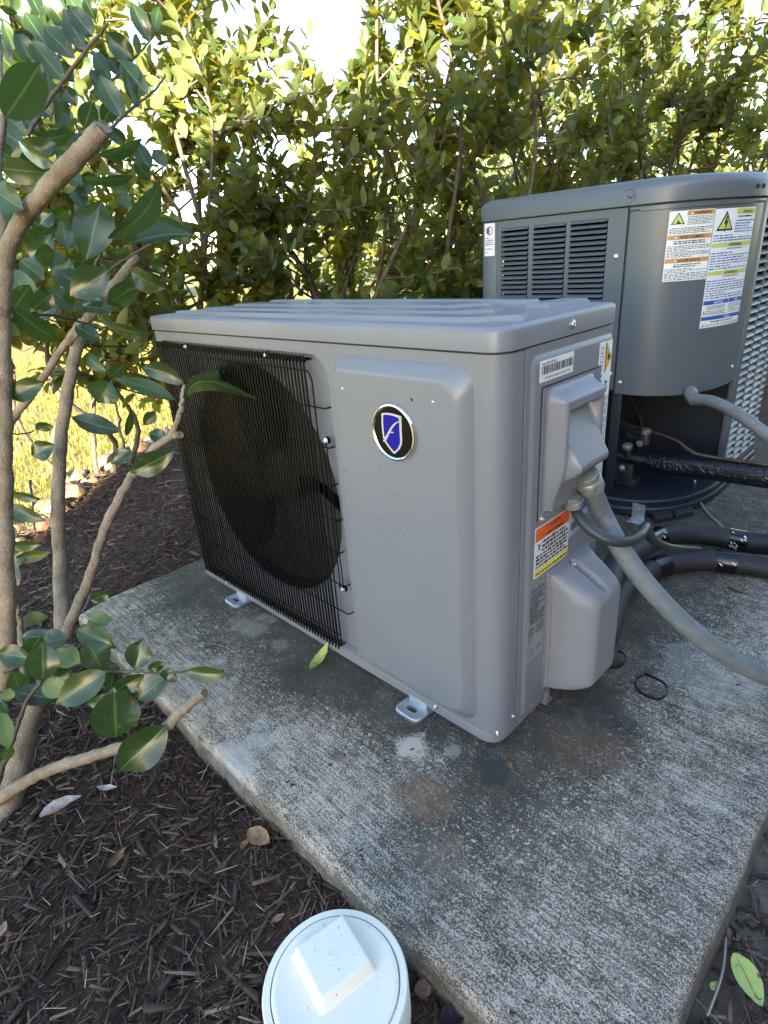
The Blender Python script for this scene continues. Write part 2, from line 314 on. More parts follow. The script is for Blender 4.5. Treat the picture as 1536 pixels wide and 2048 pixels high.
# ------------------------------------------------------------------ mesh helpers
def mesh_from(name, V, Fc, mats, mi=None, uv=None, smooth=True, angle=35):
    me = bpy.data.meshes.new(name)
    me.from_pydata([tuple(v) for v in V], [], [tuple(f) for f in Fc])
    for m in (mats if isinstance(mats, (list, tuple)) else [mats]): me.materials.append(m)
    if mi is not None: me.polygons.foreach_set('material_index', mi)
    if uv is not None:
        l = me.uv_layers.new(name='UVMap')
        idx = np.empty(len(me.loops), np.int32); me.loops.foreach_get('vertex_index', idx)
        l.data.foreach_set('uv', np.asarray(uv, np.float32)[idx].ravel())
    me.update()
    if smooth:
        me.polygons.foreach_set('use_smooth', [True] * len(me.polygons))
        me.set_sharp_from_angle(angle=math.radians(angle))
    return me
class MB:
    """collects shapes into one mesh"""
    def __init__(s): s.V, s.F, s.U, s.I = [], [], [], []
    def add(s, V, Fc, uv=None, mi=0):
        o = len(s.V); s.V += [Vector(v) for v in V]; s.F += [[o + i for i in f] for f in Fc]
        s.U += list(uv) if uv is not None else [(0, 0)] * len(V); s.I += [mi] * len(Fc); return s
    def box(s, a, b, bev=0, mi=0, mat=None):
        bm = bmesh.new(); bmesh.ops.create_cube(bm, size=1)
        sc = [b[i] - a[i] for i in range(3)]; ce = [(a[i] + b[i]) / 2 for i in range(3)]
        for v in bm.verts: v.co = Vector([v.co[i] * sc[i] + ce[i] for i in range(3)])
        if bev: bmesh.ops.bevel(bm, geom=bm.edges[:] , offset=bev, segments=2, affect='EDGES', profile=.5)
        bm.verts.index_update()
        V = [v.co.copy() for v in bm.verts]
        if mat is not None: V = [mat @ v for v in V]
        s.add(V, [[v.index for v in f.verts] for f in bm.faces], None, mi); bm.free(); return s
    def loft(s, loops, cap0=True, cap1=True, closed=True, mi=0):
        o = len(s.V); n = len(loops[0]); V = [v for l in loops for v in l]; Fc = []
        for k in range(len(loops) - 1):
            for i in range(n if closed else n - 1):
                j = (i + 1) % n; Fc.append([k * n + i, k * n + j, (k + 1) * n + j, (k + 1) * n + i])
        if cap0: Fc.append(list(range(n))[::-1])
        if cap1: Fc.append([(len(loops) - 1) * n + i for i in range(n)])
        return s.add(V, Fc, None, mi)
    def tube(s, path, r, seg=12, mi=0, caps=True):
        P = [Vector(p) for p in path]; n = len(P); R = r if hasattr(r, '__len__') else [r] * n
        T = [(P[min(i + 1, n - 1)] - P[max(i - 1, 0)]).normalized() for i in range(n)]
        a = T[0].orthogonal().normalized(); V, U, L = [], [], 0
        for i in range(n):
            a = (a - T[i] * a.dot(T[i]))
            a = a.normalized() if a.length > 1e-6 else T[i].orthogonal().normalized()
            b = T[i].cross(a)
            if i: L += (P[i] - P[i - 1]).length
            for k in range(seg):
                an = 2 * math.pi * k / seg; V.append(P[i] + (a * math.cos(an) + b * math.sin(an)) * R[i]); U.append((k / seg, L))
        Fc = [[i * seg + k, i * seg + (k + 1) % seg, (i + 1) * seg + (k + 1) % seg, (i + 1) * seg + k] for i in range(n - 1) for k in range(seg)]
        if caps: Fc += [list(range(seg))[::-1], [(n - 1) * seg + k for k in range(seg)]]
        return s.add(V, Fc, U, mi)
    def lathe(s, c, axis, prof, seg=24, mi=0, caps=True):
        """prof: (distance along axis, radius)"""
        ax = Vector(axis).normalized(); a = ax.orthogonal().normalized(); b = ax.cross(a); c = Vector(c)
        loops = [[c + ax * h + (a * math.cos(2 * math.pi * k / seg) + b * math.sin(2 * math.pi * k / seg)) * r for k in range(seg)] for h, r in prof]
        return s.loft(loops, caps, caps, True, mi)
    def screw(s, c, axis, r=.004, mi=0):
        s.lathe(c, axis, ((-.001, r * 1.5), (.0006, r * 1.5), (.0012, r * 1.05), (.003, r * .95), (.0038, r * .6), (.003, r * .45), (.0028, r * .1)), 12, mi); return s
    def build(s, name, mat, parent=None, smooth=True, angle=35):
        me = mesh_from(name, s.V, s.F, mat, s.I, s.U, smooth, angle)
        return link(name, me, parent)
def link(name, me, parent=None):
    o = bpy.data.objects.new(name, me); COL.objects.link(o)
    if parent is not None:
        o.parent = parent; o.matrix_parent_inverse = Matrix.Translation(-world_loc(parent))
    return o
LOC = {}
def world_loc(o):
    return LOC.get(o.name, Vector((0, 0, 0)))
def thing(name, label, cat, loc=(0, 0, 0), group=None):
    o = bpy.data.objects.new(name, None); COL.objects.link(o); o.location = loc; o.empty_display_size = .05
    LOC[o.name] = Vector(loc); return tag(o, label, cat, group)
def tag(o, label, cat, group=None):
    o['label'] = label; o['category'] = cat
    if group: o['group'] = group
    return o
def struct(o, kind='structure'):
    o['kind'] = kind; return o
def rrect(w0, w1, h0, h1, r, seg=6):
    """rounded rectangle, counter-clockwise, as (a, b) pairs; r may be four radii: bottom-left, bottom-right, top-right, top-left"""
    R = r if hasattr(r, '__len__') else (r,) * 4; out = []
    for (cx, cy, a0), q in zip(((w0, h0, 180), (w1, h0, 270), (w1, h1, 0), (w0, h1, 90)), R):
        q = max(q, 1e-5); sx = 1 if cx == w0 else -1; sy = 1 if cy == h0 else -1
        for k in range(seg + 1):
            an = math.radians(a0 + 90 * k / seg); out.append((cx + sx * q + q * math.cos(an), cy + sy * q + q * math.sin(an)))
    return out
def smooth_path(pts, n=8):
    P = [Vector(p) for p in pts]; P = [P[0] * 2 - P[1]] + P + [P[-1] * 2 - P[-2]]; out = []
    for i in range(1, len(P) - 2):
        for k in range(n):
            t = k / n; a, b, c, d = P[i - 1:i + 3]
            out.append(.5 * (2 * b + (c - a) * t + (2 * a - 5 * b + 4 * c - d) * t * t + (3 * b - a - 3 * c + d) * t ** 3))
    return out + [P[-2]]
def interp(vals, n):
    return list(np.interp(np.linspace(0, 1, n), np.linspace(0, 1, len(vals)), vals))
def sstep(a, b, x):
    t = min(1, max(0, (x - a) / (b - a))); return t * t * (3 - 2 * t)

# ---------------- printed stickers: shapes in (u right, v up) metres, mapped on a surface
FONT = {}
def glyphs(text):
    if text not in FONT:
        c = bpy.data.curves.new('f', 'FONT'); c.body = text; c.offset = .012; c.resolution_u = 2
        o = bpy.data.objects.new('f', c); me = bpy.data.meshes.new_from_object(o)
        FONT[text] = ([v.co.copy() for v in me.vertices], [list(p.vertices) for p in me.polygons])
        bpy.data.objects.remove(o); bpy.data.curves.remove(c); bpy.data.meshes.remove(me)
    return FONT[text]
class Print:
    def __init__(s, fn): s.fn = fn; s.mb = MB(); s.mats = []; s.k = 0
    def m(s, name):
        if name not in s.mats: s.mats.append(name)
        return s.mats.index(name)
    def rect(s, u0, v0, u1, v1, mat, lift=.0004, nu=1):
        V, Fc = [], []
        if nu > 1: nu = max(nu, int((u1 - u0) / .006) + 1)
        for i in range(nu + 1):
            u = u0 + (u1 - u0) * i / nu; V += [s.fn(u, v0, lift), s.fn(u, v1, lift)]
        for i in range(nu): Fc.append([2 * i, 2 * i + 2, 2 * i + 3, 2 * i + 1])
        s.mb.add(V, Fc, None, s.m(mat)); return s
    def slices(s, pts, mat, lift, n=8):
        us = [u for u, v in pts]; u0, u1 = min(us), max(us); V, Fc = [], []
        for i in range(n + 1):
            u = min(max(u0 + (u1 - u0) * i / n, u0 + 1e-6), u1 - 1e-6); hit = []
            for k in range(len(pts)):
                (a, b), (c, d) = pts[k - 1], pts[k]
                if (a - u) * (c - u) <= 0 and a != c: hit.append(b + (d - b) * (u - a) / (c - a))
            V += [s.fn(u, min(hit), lift), s.fn(u, max(hit), lift)]
        for i in range(n): Fc.append([2 * i, 2 * i + 2, 2 * i + 3, 2 * i + 1])
        s.mb.add(V, Fc, None, s.m(mat)); return s
    def poly(s, pts, mat, lift=.0008):
        s.mb.add([s.fn(u, v, lift) for u, v in pts], [list(range(len(pts)))], None, s.m(mat)); return s
    def text(s, str_, u, v, size, mat='ink', lift=.0012, align='c', rot=0, wmax=None):
        V, Fc = glyphs(str_); w = max(q.x for q in V); sx = 1
        if wmax and w * size > wmax: sx = wmax / (w * size)
        off = {'c': -w / 2, 'l': 0, 'r': -w}[align]; cr, sr = math.cos(rot), math.sin(rot); out = []
        for q in V:
            a, b = (q.x + off) * size * sx, q.y * size; out.append(s.fn(u + a * cr - b * sr, v + a * sr + b * cr, lift))
        s.mb.add(out, Fc, None, s.m(mat)); return s
    def lines(s, u0, u1, v1, v0, n, mat='ink', seed=0, thick=.5, lift=.0008):
        r = random.Random(seed); dv = (v1 - v0) / n
        for i in range(n):
            u = u0; vv = v1 - (i + .5) * dv; end = u1 if r.random() < .75 else u0 + (u1 - u0) * r.uniform(.4, .9)
            while u < end - .002:
                wl = min(r.uniform(.003, .011) * (u1 - u0) / .09, end - u); h = dv * thick * r.uniform(.35, .55)
                s.rect(u, vv - h, u + wl, vv + h * r.uniform(.6, 1), mat, lift); u += wl + .0016 * (u1 - u0) / .09 + .0004
        return s
    def tri(s, cu, cv, r, fill, line='ink', lift=.0008):
        a = [(cu + r * 1.15 * math.cos(math.radians(k)), cv + r * math.sin(math.radians(k)) * 1.1) for k in (90, 210, 330)]
        b = [(cu + r * .88 * math.cos(math.radians(k)), cv + r * .82 * math.sin(math.radians(k))) for k in (90, 210, 330)]
        s.slices(a, line, lift); s.slices(b, fill, lift + .0004); return s
    def barcode(s, u0, v0, u1, v1, seed=1, mat='ink'):
        r = random.Random(seed); u = u0
        while u < u1:
            wl = r.choice((.0006, .0006, .0012, .0018)) * (u1 - u0) / .06; s.rect(u, v0, min(u + wl, u1), v1, mat, .0008); u += wl + r.choice((.0006, .0009, .0015)) * (u1 - u0) / .06
        return s
    def build(s, name, parent): return s.mb.build(name, [M[k] for k in s.mats], parent, smooth=False)
def sticker(name, parent, fn, u0, v0, u1, v1, mat='sticker', nu=1):
    mb = MB(); V, Fc = [], []
    for i in range(nu + 1):
        u = u0 + (u1 - u0) * i / nu; V += [fn(u, v0, 0.0002), fn(u, v1, .0002), fn(u, v0, -.0004), fn(u, v1, -.0004)]
    for i in range(nu):
        a = 4 * i; Fc += [[a, a + 4, a + 5, a + 1], [a + 2, a + 3, a + 7, a + 6], [a, a + 2, a + 6, a + 4], [a + 1, a + 5, a + 7, a + 3]]
    Fc += [[0, 1, 3, 2], [4 * nu, 4 * nu + 2, 4 * nu + 3, 4 * nu + 1]]
    return mb.add(V, Fc).build(name, M[mat], parent, smooth=False)
# ------------------------------------------------------------------ the setting
PAD = -0.02
def in_bed(x, y):      # mulch bed: its lawn edge runs diagonally on the left, then along the hedge
    return x + y > -1.06 + .05 * math.sin(9 * (y - x)) and x > -1.62 + .06 * math.sin(5 * y)
def ground_z(x, y):
    z = -.070 + .010 * math.sin(4.1 * x + 1.3) * math.cos(3.7 * y) + .006 * math.sin(11 * x + 7 * y)
    if x < -.1: z += min(.035, (-.1 - x) * .05)
    return z
V = [(-90, -60, -.16), (60, -60, -.16), (60, 160, -.16), (-90, 160, -.16)]
struct(link('lawn', mesh_from('lawn', V, [(0, 1, 2, 3)], M['lawn'], smooth=False)))

def sheet(name, x0, x1, y0, y1, step, zf, keep, mat):
    nx, ny = int((x1 - x0) / step), int((y1 - y0) / step); V, Fc = [], []
    for j in range(ny + 1):
        for i in range(nx + 1):
            x, y = x0 + (x1 - x0) * i / nx, y0 + (y1 - y0) * j / ny; V.append((x, y, zf(x, y)))
    for j in range(ny):
        for i in range(nx):
            x, y = x0 + (x1 - x0) * (i + .5) / nx, y0 + (y1 - y0) * (j + .5) / ny
            if keep(x, y): a = j * (nx + 1) + i; Fc.append((a, a + 1, a + nx + 2, a + nx + 1))
    return struct(link(name, mesh_from(name, V, Fc, mat, angle=180)))
sheet('mulch_bed', -1.8, 1.30, -1.1, 4.6, .035, lambda x, y: ground_z(x, y) - .012 * (1 if not in_bed(x - .04, y - .04) else 0), in_bed, M['mulch'])
sheet('bare_soil', 1.24, 2.9, -1.6, 4.6, .035, lambda x, y: -.088 + .012 * math.sin(13 * x + 3) * math.sin(9 * y) + .006 * math.sin(31 * x) * math.cos(27 * y + 1), lambda x, y: True, M['soil'])

# slab: irregular cast edges
def slab():
    x0, x1, y0, y1 = -.125, 1.318, -.318, 2.15
    r = random.Random(3); top, mid, bot = [], [], []
    def edge(a, b, n):
        return [(a[0] + (b[0] - a[0]) * k / n, a[1] + (b[1] - a[1]) * k / n) for k in range(n)]
    ring = edge((x0 + .03, y0), (x1 - .015, y0), 60) + edge((x1, y0 + .015), (x1, y1), 60) + edge((x1, y1), (x0, y1), 30) + edge((x0, y1), (x0, y0 + .05), 60)
    cx, cy = (x0 + x1) / 2, (y0 + y1) / 2
    L = [[] for _ in range(6)]
    for k, (x, y) in enumerate(ring):
        nx = -1 if x < x0 + .02 else (1 if x > x1 - .02 else 0); ny = -1 if y < y0 + .012 else (1 if y > y1 - .01 else 0)
        wob = .0016 * math.sin(k * .9) + .0014 * math.sin(k * .37 + 1) + r.uniform(-.0007, .0007)
        for q, (ins, z) in enumerate(((.02, PAD), (.007 + r.uniform(0, .001), PAD - .0025), (.0015 + r.uniform(-.0006, .0006), PAD - .009), (-.001 + r.uniform(-.0008, .0008), PAD - .03), (-.003 + r.uniform(-.001, .001), PAD - .06), (-.004, PAD - .11))):
            L[q].append((x - nx * (ins + wob), y - ny * (ins + wob), z))
    mb = MB(); mb.loft(L[::-1], False, True)
    return struct(mb.build('concrete_slab', M['concrete'], angle=50))
slab()

# the house whose shade covers the bed (its wall stands right of the units, behind the camera's right shoulder)
hs = thing('brick_house', 'brick house wall standing to the right of the units', 'house', (5.6, 0, -.15))
HX, HY0, HY1 = 5.6, -6.58, 13.0
MB().box((HX, HY0, -.2), (HX + 9, HY1, 2.95)).build('wall', M['brick'], hs, smooth=False)
eb = lambda o, z: [(HX - .38 - o, HY0 - .35 - o, z), (HX + 9.4 + o, HY0 - .35 - o, z), (HX + 9.4 + o, HY1 + .35 + o, z), (HX - .38 - o, HY1 + .35 + o, z)]
MB().loft([eb(0, 2.955), eb(0, 3.11)]).build('fascia', M['white_trim'], hs, smooth=False)
MB().loft([eb(.03, 3.114), eb(.03, 3.14), [(HX + 4.2, HY0 + 4.5, 4.4), (HX + 4.6, HY0 + 4.5, 4.4), (HX + 4.6, HY1 - 4.5, 4.4), (HX + 4.2, HY1 - 4.5, 4.4)]]).build('roof', M['roof'], hs, smooth=False)

# ------------------------------------------------------------------ the heat pump in front
W_, D_, H_ = .961, .305, .6375
hp = thing('heat_pump_unit', 'light grey outdoor heat pump unit with round shield badge and black wire fan guard', 'heat pump', (.48, .15, PAD))
# cabinet: front panel with guard opening, wrapped corner and left wall
mb = MB(); SEG = 8
def fr(loop, y): return [(a, y, b) for a, b in loop]
HX0, HX1, HZ0, HZ1 = .019, .6215, .018, .6185
def dense(l, n=12):
    out = []
    for k in range(4):
        seg = l[k * (SEG + 1):(k + 1) * (SEG + 1)]; nx = l[((k + 1) * (SEG + 1)) % len(l)]; out += seg
        out += [(seg[-1][0] + (nx[0] - seg[-1][0]) * q / n, seg[-1][1] + (nx[1] - seg[-1][1]) * q / n) for q in range(1, n)]
    return out
left = fr(dense(rrect(.012, .634, 0, H_, 0, SEG)), 0)
HX0, HX1, HZ0, HZ1 = .019, .6215, .018, .6185
hole = dense(rrect(HX0, HX1, HZ0, HZ1, (.022, .022, .045, .03), SEG))
hin = dense(rrect(HX0 + .004, HX1 - .004, HZ0 + .004, HZ1 - .004, (.020, .020, .042, .028), SEG))
circ_c, circ_r = (.338, .330), .262
def circ(r, y):
    out = []
    for a, b in hin:
        an = math.atan2(b - circ_c[1], a - circ_c[0]); out.append((circ_c[0] + r * math.cos(an), y, circ_c[1] + r * math.sin(an)))
    return out
mb.loft([left, fr(hole, 0), fr(dense(rrect(HX0 + .0015, HX1 - .0015, HZ0 + .0015, HZ1 - .0015, (.021, .021, .043, .029), SEG)), .002), fr(hin, .012)], False, False)
# right face with the raised control panel
right = fr(rrect(.634, .930, 0, H_, 0, SEG), 0)
rz = lambda i, y: fr(rrect(.646 + i * .45, .917 - i, .020 + i, .6215 - i, (.02, .03, .03, .018), SEG), y)
mb.loft([right, rz(0, 0), rz(.001, -.0015), rz(.0165, -.0160), rz(.0185, -.0172), rz(.023, -.0176)], False, True)
arc = [(.930, 0)] + [(.930 + .031 * math.sin(math.radians(k)), .031 - .031 * math.cos(math.radians(k))) for k in range(9, 91, 9)] + [(.961, .0505)]
mb.loft([[(x, y, 0) for x, y in arc], [(x, y, H_) for x, y in arc]], False, False, False)
arc = [(.0, .303), (.0, .012)] + [(.012 - .012 * math.cos(math.radians(k)), .012 - .012 * math.sin(math.radians(k))) for k in range(15, 91, 15)]
mb.loft([[(x, y, 0) for x, y in arc], [(x, y, H_) for x, y in arc]], False, False, False)
front = mb.build('front_panel', M['unit'], hp, angle=28)
mb = MB()
mb.loft([fr(hin, .0118), circ(circ_r, .0135), circ(circ_r - .004, .016), circ(circ_r - .008, .024)], False, False)
mb.build('fan_shroud', M['unit'], hp)
MB().loft([circ(circ_r - .0085, .024), circ(circ_r - .0095, .05), circ(circ_r - .010, .13)], False, False).build('bell_mouth', M['inside'], hp)
mb = MB(); mb.box((.004, .285, .0), (.955, .303, .639)).box((.62, .10, .01), (.635, .284, .63)).box((.006, .1, .008), (.62, .284, .012)); mb.build('inner_casing', M['inside'], hp)
mb = MB().box((.01, .255, .02), (.62, .283, .62)); mb.build('heat_exchanger', M['coil'], hp, smooth=False)
mb = MB().box((.33, .14, .02), (.36, .16, .63), .002).lathe((.345, .12, .328), (0, 1, 0), ((0, .03), (.004, .045), (.07, .045), (.09, .03)), 24)
mb.build('fan_motor', M['inside'], hp)
# fan: three broad swept blades on a hub
fan = MB().lathe((.345, .052, .328), (0, 1, 0), ((-.006, .012), (0, .045), (.012, .062), (.06, .064)), 36).build('fan', M['fan'], hp)
for k in range(3):
    a0 = math.radians(22 + 120 * k); V, Fc = [], []
    NR, NA = 9, 11
    for side in (0, 1):
        for i in range(NR):
            r = .058 + (.244 - .058) * i / (NR - 1); sw = math.radians(72 + 18 * i / (NR - 1)); lead = -.42 * (i / (NR - 1)) ** 1.5
            for j in range(NA):
                t_ = j / (NA - 1); an = a0 + lead + sw * t_
                y = .044 + .062 * t_ - .014 * math.sin(math.pi * t_) + side * .0035
                V.append((.345 + r * math.cos(an), y, .328 + r * math.sin(an)))
    n = NR * NA; q = lambda s_, i, j: s_ * n + i * NA + j
    for i in range(NR - 1):
        for j in range(NA - 1):
            Fc.append([q(0, i, j), q(0, i, j + 1), q(0, i + 1, j + 1), q(0, i + 1, j)]); Fc.append([q(1, i, j), q(1, i + 1, j), q(1, i + 1, j + 1), q(1, i, j + 1)])
    for i in range(NR - 1): Fc += [[q(0, i, 0), q(0, i + 1, 0), q(1, i + 1, 0), q(1, i, 0)], [q(0, i, NA - 1), q(1, i, NA - 1), q(1, i + 1, NA - 1), q(0, i + 1, NA - 1)]]
    for j in range(NA - 1): Fc += [[q(0, NR - 1, j), q(0, NR - 1, j + 1), q(1, NR - 1, j + 1), q(1, NR - 1, j)]]
    b = link('blade', mesh_from('blade', V, Fc, M['fan'], angle=40), fan); b.matrix_parent_inverse = Matrix.Translation(-Vector((.48, .15, PAD)))
    b.matrix_parent_inverse = Matrix.Identity(4)
# (fan carries the same world frame as its parent, so its children need no offset)

# guard: each wire its own object
GY = -.011
guard = MB().tube(smooth_path([(.572, GY, .5925), (.583, GY, .590), (.5895, GY, .578), (.5905, GY, .55), (.5865, GY, .30), (.584, GY, .05), (.580, GY, .042), (.572, GY, .041)]), .0014, 7).build('fan_guard', M['wire'], hp)
def sub(o): o.matrix_parent_inverse = Matrix.Identity(4); return o
vw = MB().tube(smooth_path([(0, .006, .6095), (0, -.004, .6095), (0, GY, .604), (0, GY, .595), (0, GY, .3), (0, GY, .04), (0, GY, .029), (0, -.004, .0235), (0, .006, .0235)], 4), .0020, 6)
vme = mesh_from('wire', vw.V, vw.F, M['wire'])
for k in range(57):
    o = link('wire', vme, guard); sub(o); o.location.x = .0305 + k * .0097 + random.uniform(-.0004, .0004)
for z, xe, st in ((.592, .5735, 0), (.531, .6125, 1), (.461, .612, 2), (.391, .609, 2), (.321, .611, 2), (.252, .606, 2), (.182, .612, 2), (.119, .6145, 1), (.054, .578, 0)):
    y = GY + .0026
    path = [(.024, .004, z), (.026, y, z), (.1, y, z), (.5, y, z), (xe - .008, y, z), (xe, y, z)] + ([(xe + .002, .004, z)] if st else [])
    sub(MB().tube(path, .0014, 6).build('wire', M['wire'], guard))
for x in (.6005, .6095):
    z1 = .461 if x < .605 else .464
    sub(MB().tube(smooth_path([(x - .004, GY + .001, z1 + .002), (x, GY, z1 - .004), (x + .001, GY, .33), (x + .002, GY, .19), (x - .003, GY + .001, .181)]), .0013, 6).build('wire', M['wire'], guard))
for x, z in ((.166, .6115), (.464, .6115), (.608, .4745), (.609, .1755)):
    cl = sub(MB().lathe((x, GY + .004, z), (0, -1, 0), ((-.003, .0066), (.002, .0066), (.0036, .0054), (.0036, .001)), 14).build('wire_clip', M['wire'], guard))
    s_ = MB().screw((x, GY + .001, z), (0, -1, 0), .0036).build('screw', M['screw'], hp)

# lid with pressed ribs
mb = MB()
def lid(i, z, r=.031): return [(a, b, z) for a, b in rrect(-.003 + i, .9635 - i, -.003 + i, .308 - i, (.013, r, .012, .010), 8)]
mb.loft([lid(.005, .6415), lid(0, .6408), lid(0, .6640), lid(.0007, .6668), lid(.0024, .6690), lid(.005, .6702), lid(.009, .6705), lid(.02, .6705)], False, True)
top_cover = mb.build('top_cover', M['unit'], hp, angle=32)
MB().loft([[(a, b, .634) for a, b in rrect(.002, .9585, .002, .302, (.01, .028, .01, .008), 6)], [(a, b, .643) for a, b in rrect(.002, .9585, .002, .302, (.01, .028, .01, .008), 6)]], False, False).build('lid_seam', M['groove'], hp)
def rib(pts, h=.0075, ins=.004):
    P = [Vector((x, y, 0)) for x, y in pts]; n = len(P); c = sum(P, Vector()) / n
    def off(d):
        out = []
        for i in range(n):
            e0 = (P[i] - P[i - 1]).normalized(); e1 = (P[(i + 1) % n] - P[i]).normalized()
            n0, n1 = Vector((-e0.y, e0.x, 0)), Vector((-e1.y, e1.x, 0)); b = (n0 + n1); b /= max(.35, b.dot(n0)); out.append(P[i] + b * d)
        return out
    l = lambda d, z: [(p.x, p.y, z) for p in off(d)]
    o = MB().loft([l(-.002, .6702), l(0, .6708), l(ins, .6702 + h), l(ins + .001, .6703 + h), l(ins + .006, .6703 + h)], False, True).build('pressed_rib', M['unit'], top_cover, angle=25)
    return sub(o)
rib([(.06, .032), (.875, .030), (.945, .070), (.925, .118), (.905, .118), (.86, .068), (.11, .070), (.06, .06)])
rib([(.07, .098), (.80, .094), (.862, .128), (.842, .178), (.825, .178), (.775, .140), (.10, .142)])
rib([(.075, .176), (.74, .172), (.79, .222), (.77, .238), (.10, .232)])
rib([(.10, .262), (.80, .252), (.85, .252), (.842, .286), (.10, .292)])
rib([(.862, .204), (.905, .204), (.926, .292), (.878, .292)])

# side panel on the right with its pressed field
mb = MB(); XS = .961
def sd(l, x): return [(x, a, b) for a, b in l]
mb.loft([sd(rrect(.0535, .303, 0, .638, (.001, .006, .004, .001), 6), XS - .001), sd(rrect(.0545, .302, .001, .637, (.001, .006, .004, .001), 6), XS),
         sd(rrect(.0665, .2985, .016, .6255, (.004, .004, .01, .014), 6), XS), sd(rrect(.0715, .2965, .020, .620, (.004, .004, .008, .010), 6), XS + .0035), sd(rrect(.074, .2945, .022, .6175, (.004, .004, .008, .010), 6), XS + .004)], True, True)
mb.build('side_panel', M['unit'], hp, angle=25)
MB().box((XS - .006, .0495, .001), (XS - .0022, .0545, .638)).build('panel_seam', M['groove'], hp, smooth=False)
MB().box((.003, .302, 0), (.958, .305, .639)).build('rear_panel', M['unit'], hp, smooth=False)
# base pan rim
rim = rrect(-.002, .957, -.0025, .306, (.012, .03, .008, .008), 8)
MB().loft([[(a, b, -.006) for a, b in rim], [(a, b, .0105) for a, b in rim], [(a * .998 + .001, b * .99 + .0015, .0135) for a, b in rim]], True, False).build('base_pan', M['unit'], hp)
MB().box((.02, -.0045, .0045), (.108, -.002, .0085), .001).build('drip_bead', M['unit'], hp)
for x in (.118, .828): MB().screw((x, -.0028, .008), (0, -1, 0), .0032).build('screw', M['screw'], hp)
for P, ax in (((.9535, .0085, .0165), (.6, -.8, 0)), ((.9605, .10, .020), (1, 0, 0)), ((.9645, .165, .655), (1, 0, 0)), ((.9605, .042, .035), (1, 0, 0))):
    MB().screw(P, ax, .0042 if P[2] > .1 else .003).build('screw', M['screw'], hp)
for x, z in ((.674, .573), (.861, .573), (.822, .572)):
    MB().lathe((x, -.0176, z), (0, -1, 0), ((0, .0024), (.0009, .0014), (.001, .0002)), 10).build('dimple', M['groove'] if x == .822 else M['screw'], hp)
# mounting feet
for xc in (.182, .784):
    f = MB(); l = lambda i, z: [(a, b, z) for a, b in rrect(xc - .030 + i, xc + .030 - i, -.040 + i, .03, (.014, .014, .001, .001), 6)]
    ho = [(xc + .010 * math.cos(a_) * 1.25, -.020 + .007 * math.sin(a_)) for a_ in [math.atan2(b + .02, a - xc) for a, b in rrect(xc - .030, xc + .030, -.040, .03, .014, 6)]]
    f.loft([[(a, b, PAD + .001) for a, b in ho], l(0, PAD + .001), l(0, PAD + .0065), l(.0015, PAD + .008), [(a, b, PAD + .008) for a, b in ho], [(a, b, PAD + .001) for a, b in ho]], False, False)
    f.box((xc - .022, -.004, PAD + .004), (xc + .022, .02, .0), .002)
    f.build('mounting_foot', M['zinc'], hp)
for xc in (.182, .784): MB().box((xc - .03, .29, PAD), (xc + .03, .345, PAD + .008), .002).box((xc - .02, .28, PAD), (xc + .02, .30, 0)).build('mounting_foot', M['zinc'], hp)

# badge
bc, br, by = aty(789, 864.5, -.018), .0443, -.018
bz = lambda h, r: (h, r)
MB().lathe((bc.x, by, bc.z), (0, -1, 0), ((0, br), (.0025, br), (.0048, br * .965), (.0052, br * .925), (.0042, br * .885), (.0035, br * .87)), 64, caps=False).build('badge_ring', M['chrome'], hp)
badge = MB().lathe((bc.x, by, bc.z), (0, -1, 0), ((0, br * .88), (.0036, br * .88), (.0042, br * .6), (.0046, br * .3), (.0047, .0005)), 64).build('badge', M['badge_black'], hp, angle=80)
def bp(zx, zy, lift):
    p = aty(720 + zx * .09115, 790 + zy * .09115, by - .0046 - lift); return p
def badge_poly(pts, lift, name, mat):
    P = [bp(*q, lift) for q in pts]; c = sum(P, Vector()) / len(P)
    sub(MB().add(P + [c], [[i, (i + 1) % len(P), len(P)] for i in range(len(P))]).build(name, M[mat], badge, smooth=False))
outer = [(468, 398), (560, 388), (680, 400), (800, 432), (905, 470), (912, 620), (915, 800), (926, 960), (918, 1080), (870, 1190), (810, 1250), (750, 1298), (690, 1230), (610, 1130), (540, 1030), (505, 930), (485, 780), (472, 600)]
inner = [(508, 442), (570, 432), (680, 446), (780, 480), (848, 510), (858, 640), (862, 800), (876, 960), (874, 1060), (840, 1150), (795, 1205), (750, 1245), (705, 1195), (640, 1110), (575, 1010), (536, 910), (518, 780), (508, 600)]
badge_poly(outer, .0002, 'shield_outline', 'badge_silver'); badge_poly(inner, .0005, 'shield', 'badge_blue')
sw = smooth_path([Vector((500, 1010, 0)), Vector((590, 860, 0)), Vector((680, 700, 0)), Vector((770, 610, 0)), Vector((872, 565, 0))], 5); sw2 = smooth_path([Vector((556, 1040, 0)), Vector((630, 880, 0)), Vector((715, 730, 0)), Vector((790, 635, 0)), Vector((872, 592, 0))], 5)
V = [bp(p.x, p.y, .0009) for p in sw] + [bp(p.x, p.y, .0009) for p in sw2]; n = len(sw)
sub(MB().add(V, [[i, i + 1, n + i + 1, n + i] for i in range(n - 1)]).build('swoosh', M['badge_silver'], badge, smooth=False))
badge_poly([(655, 800), (735, 812), (745, 828), (725, 836), (650, 824)], .0010, 'swoosh_bar', 'badge_silver')

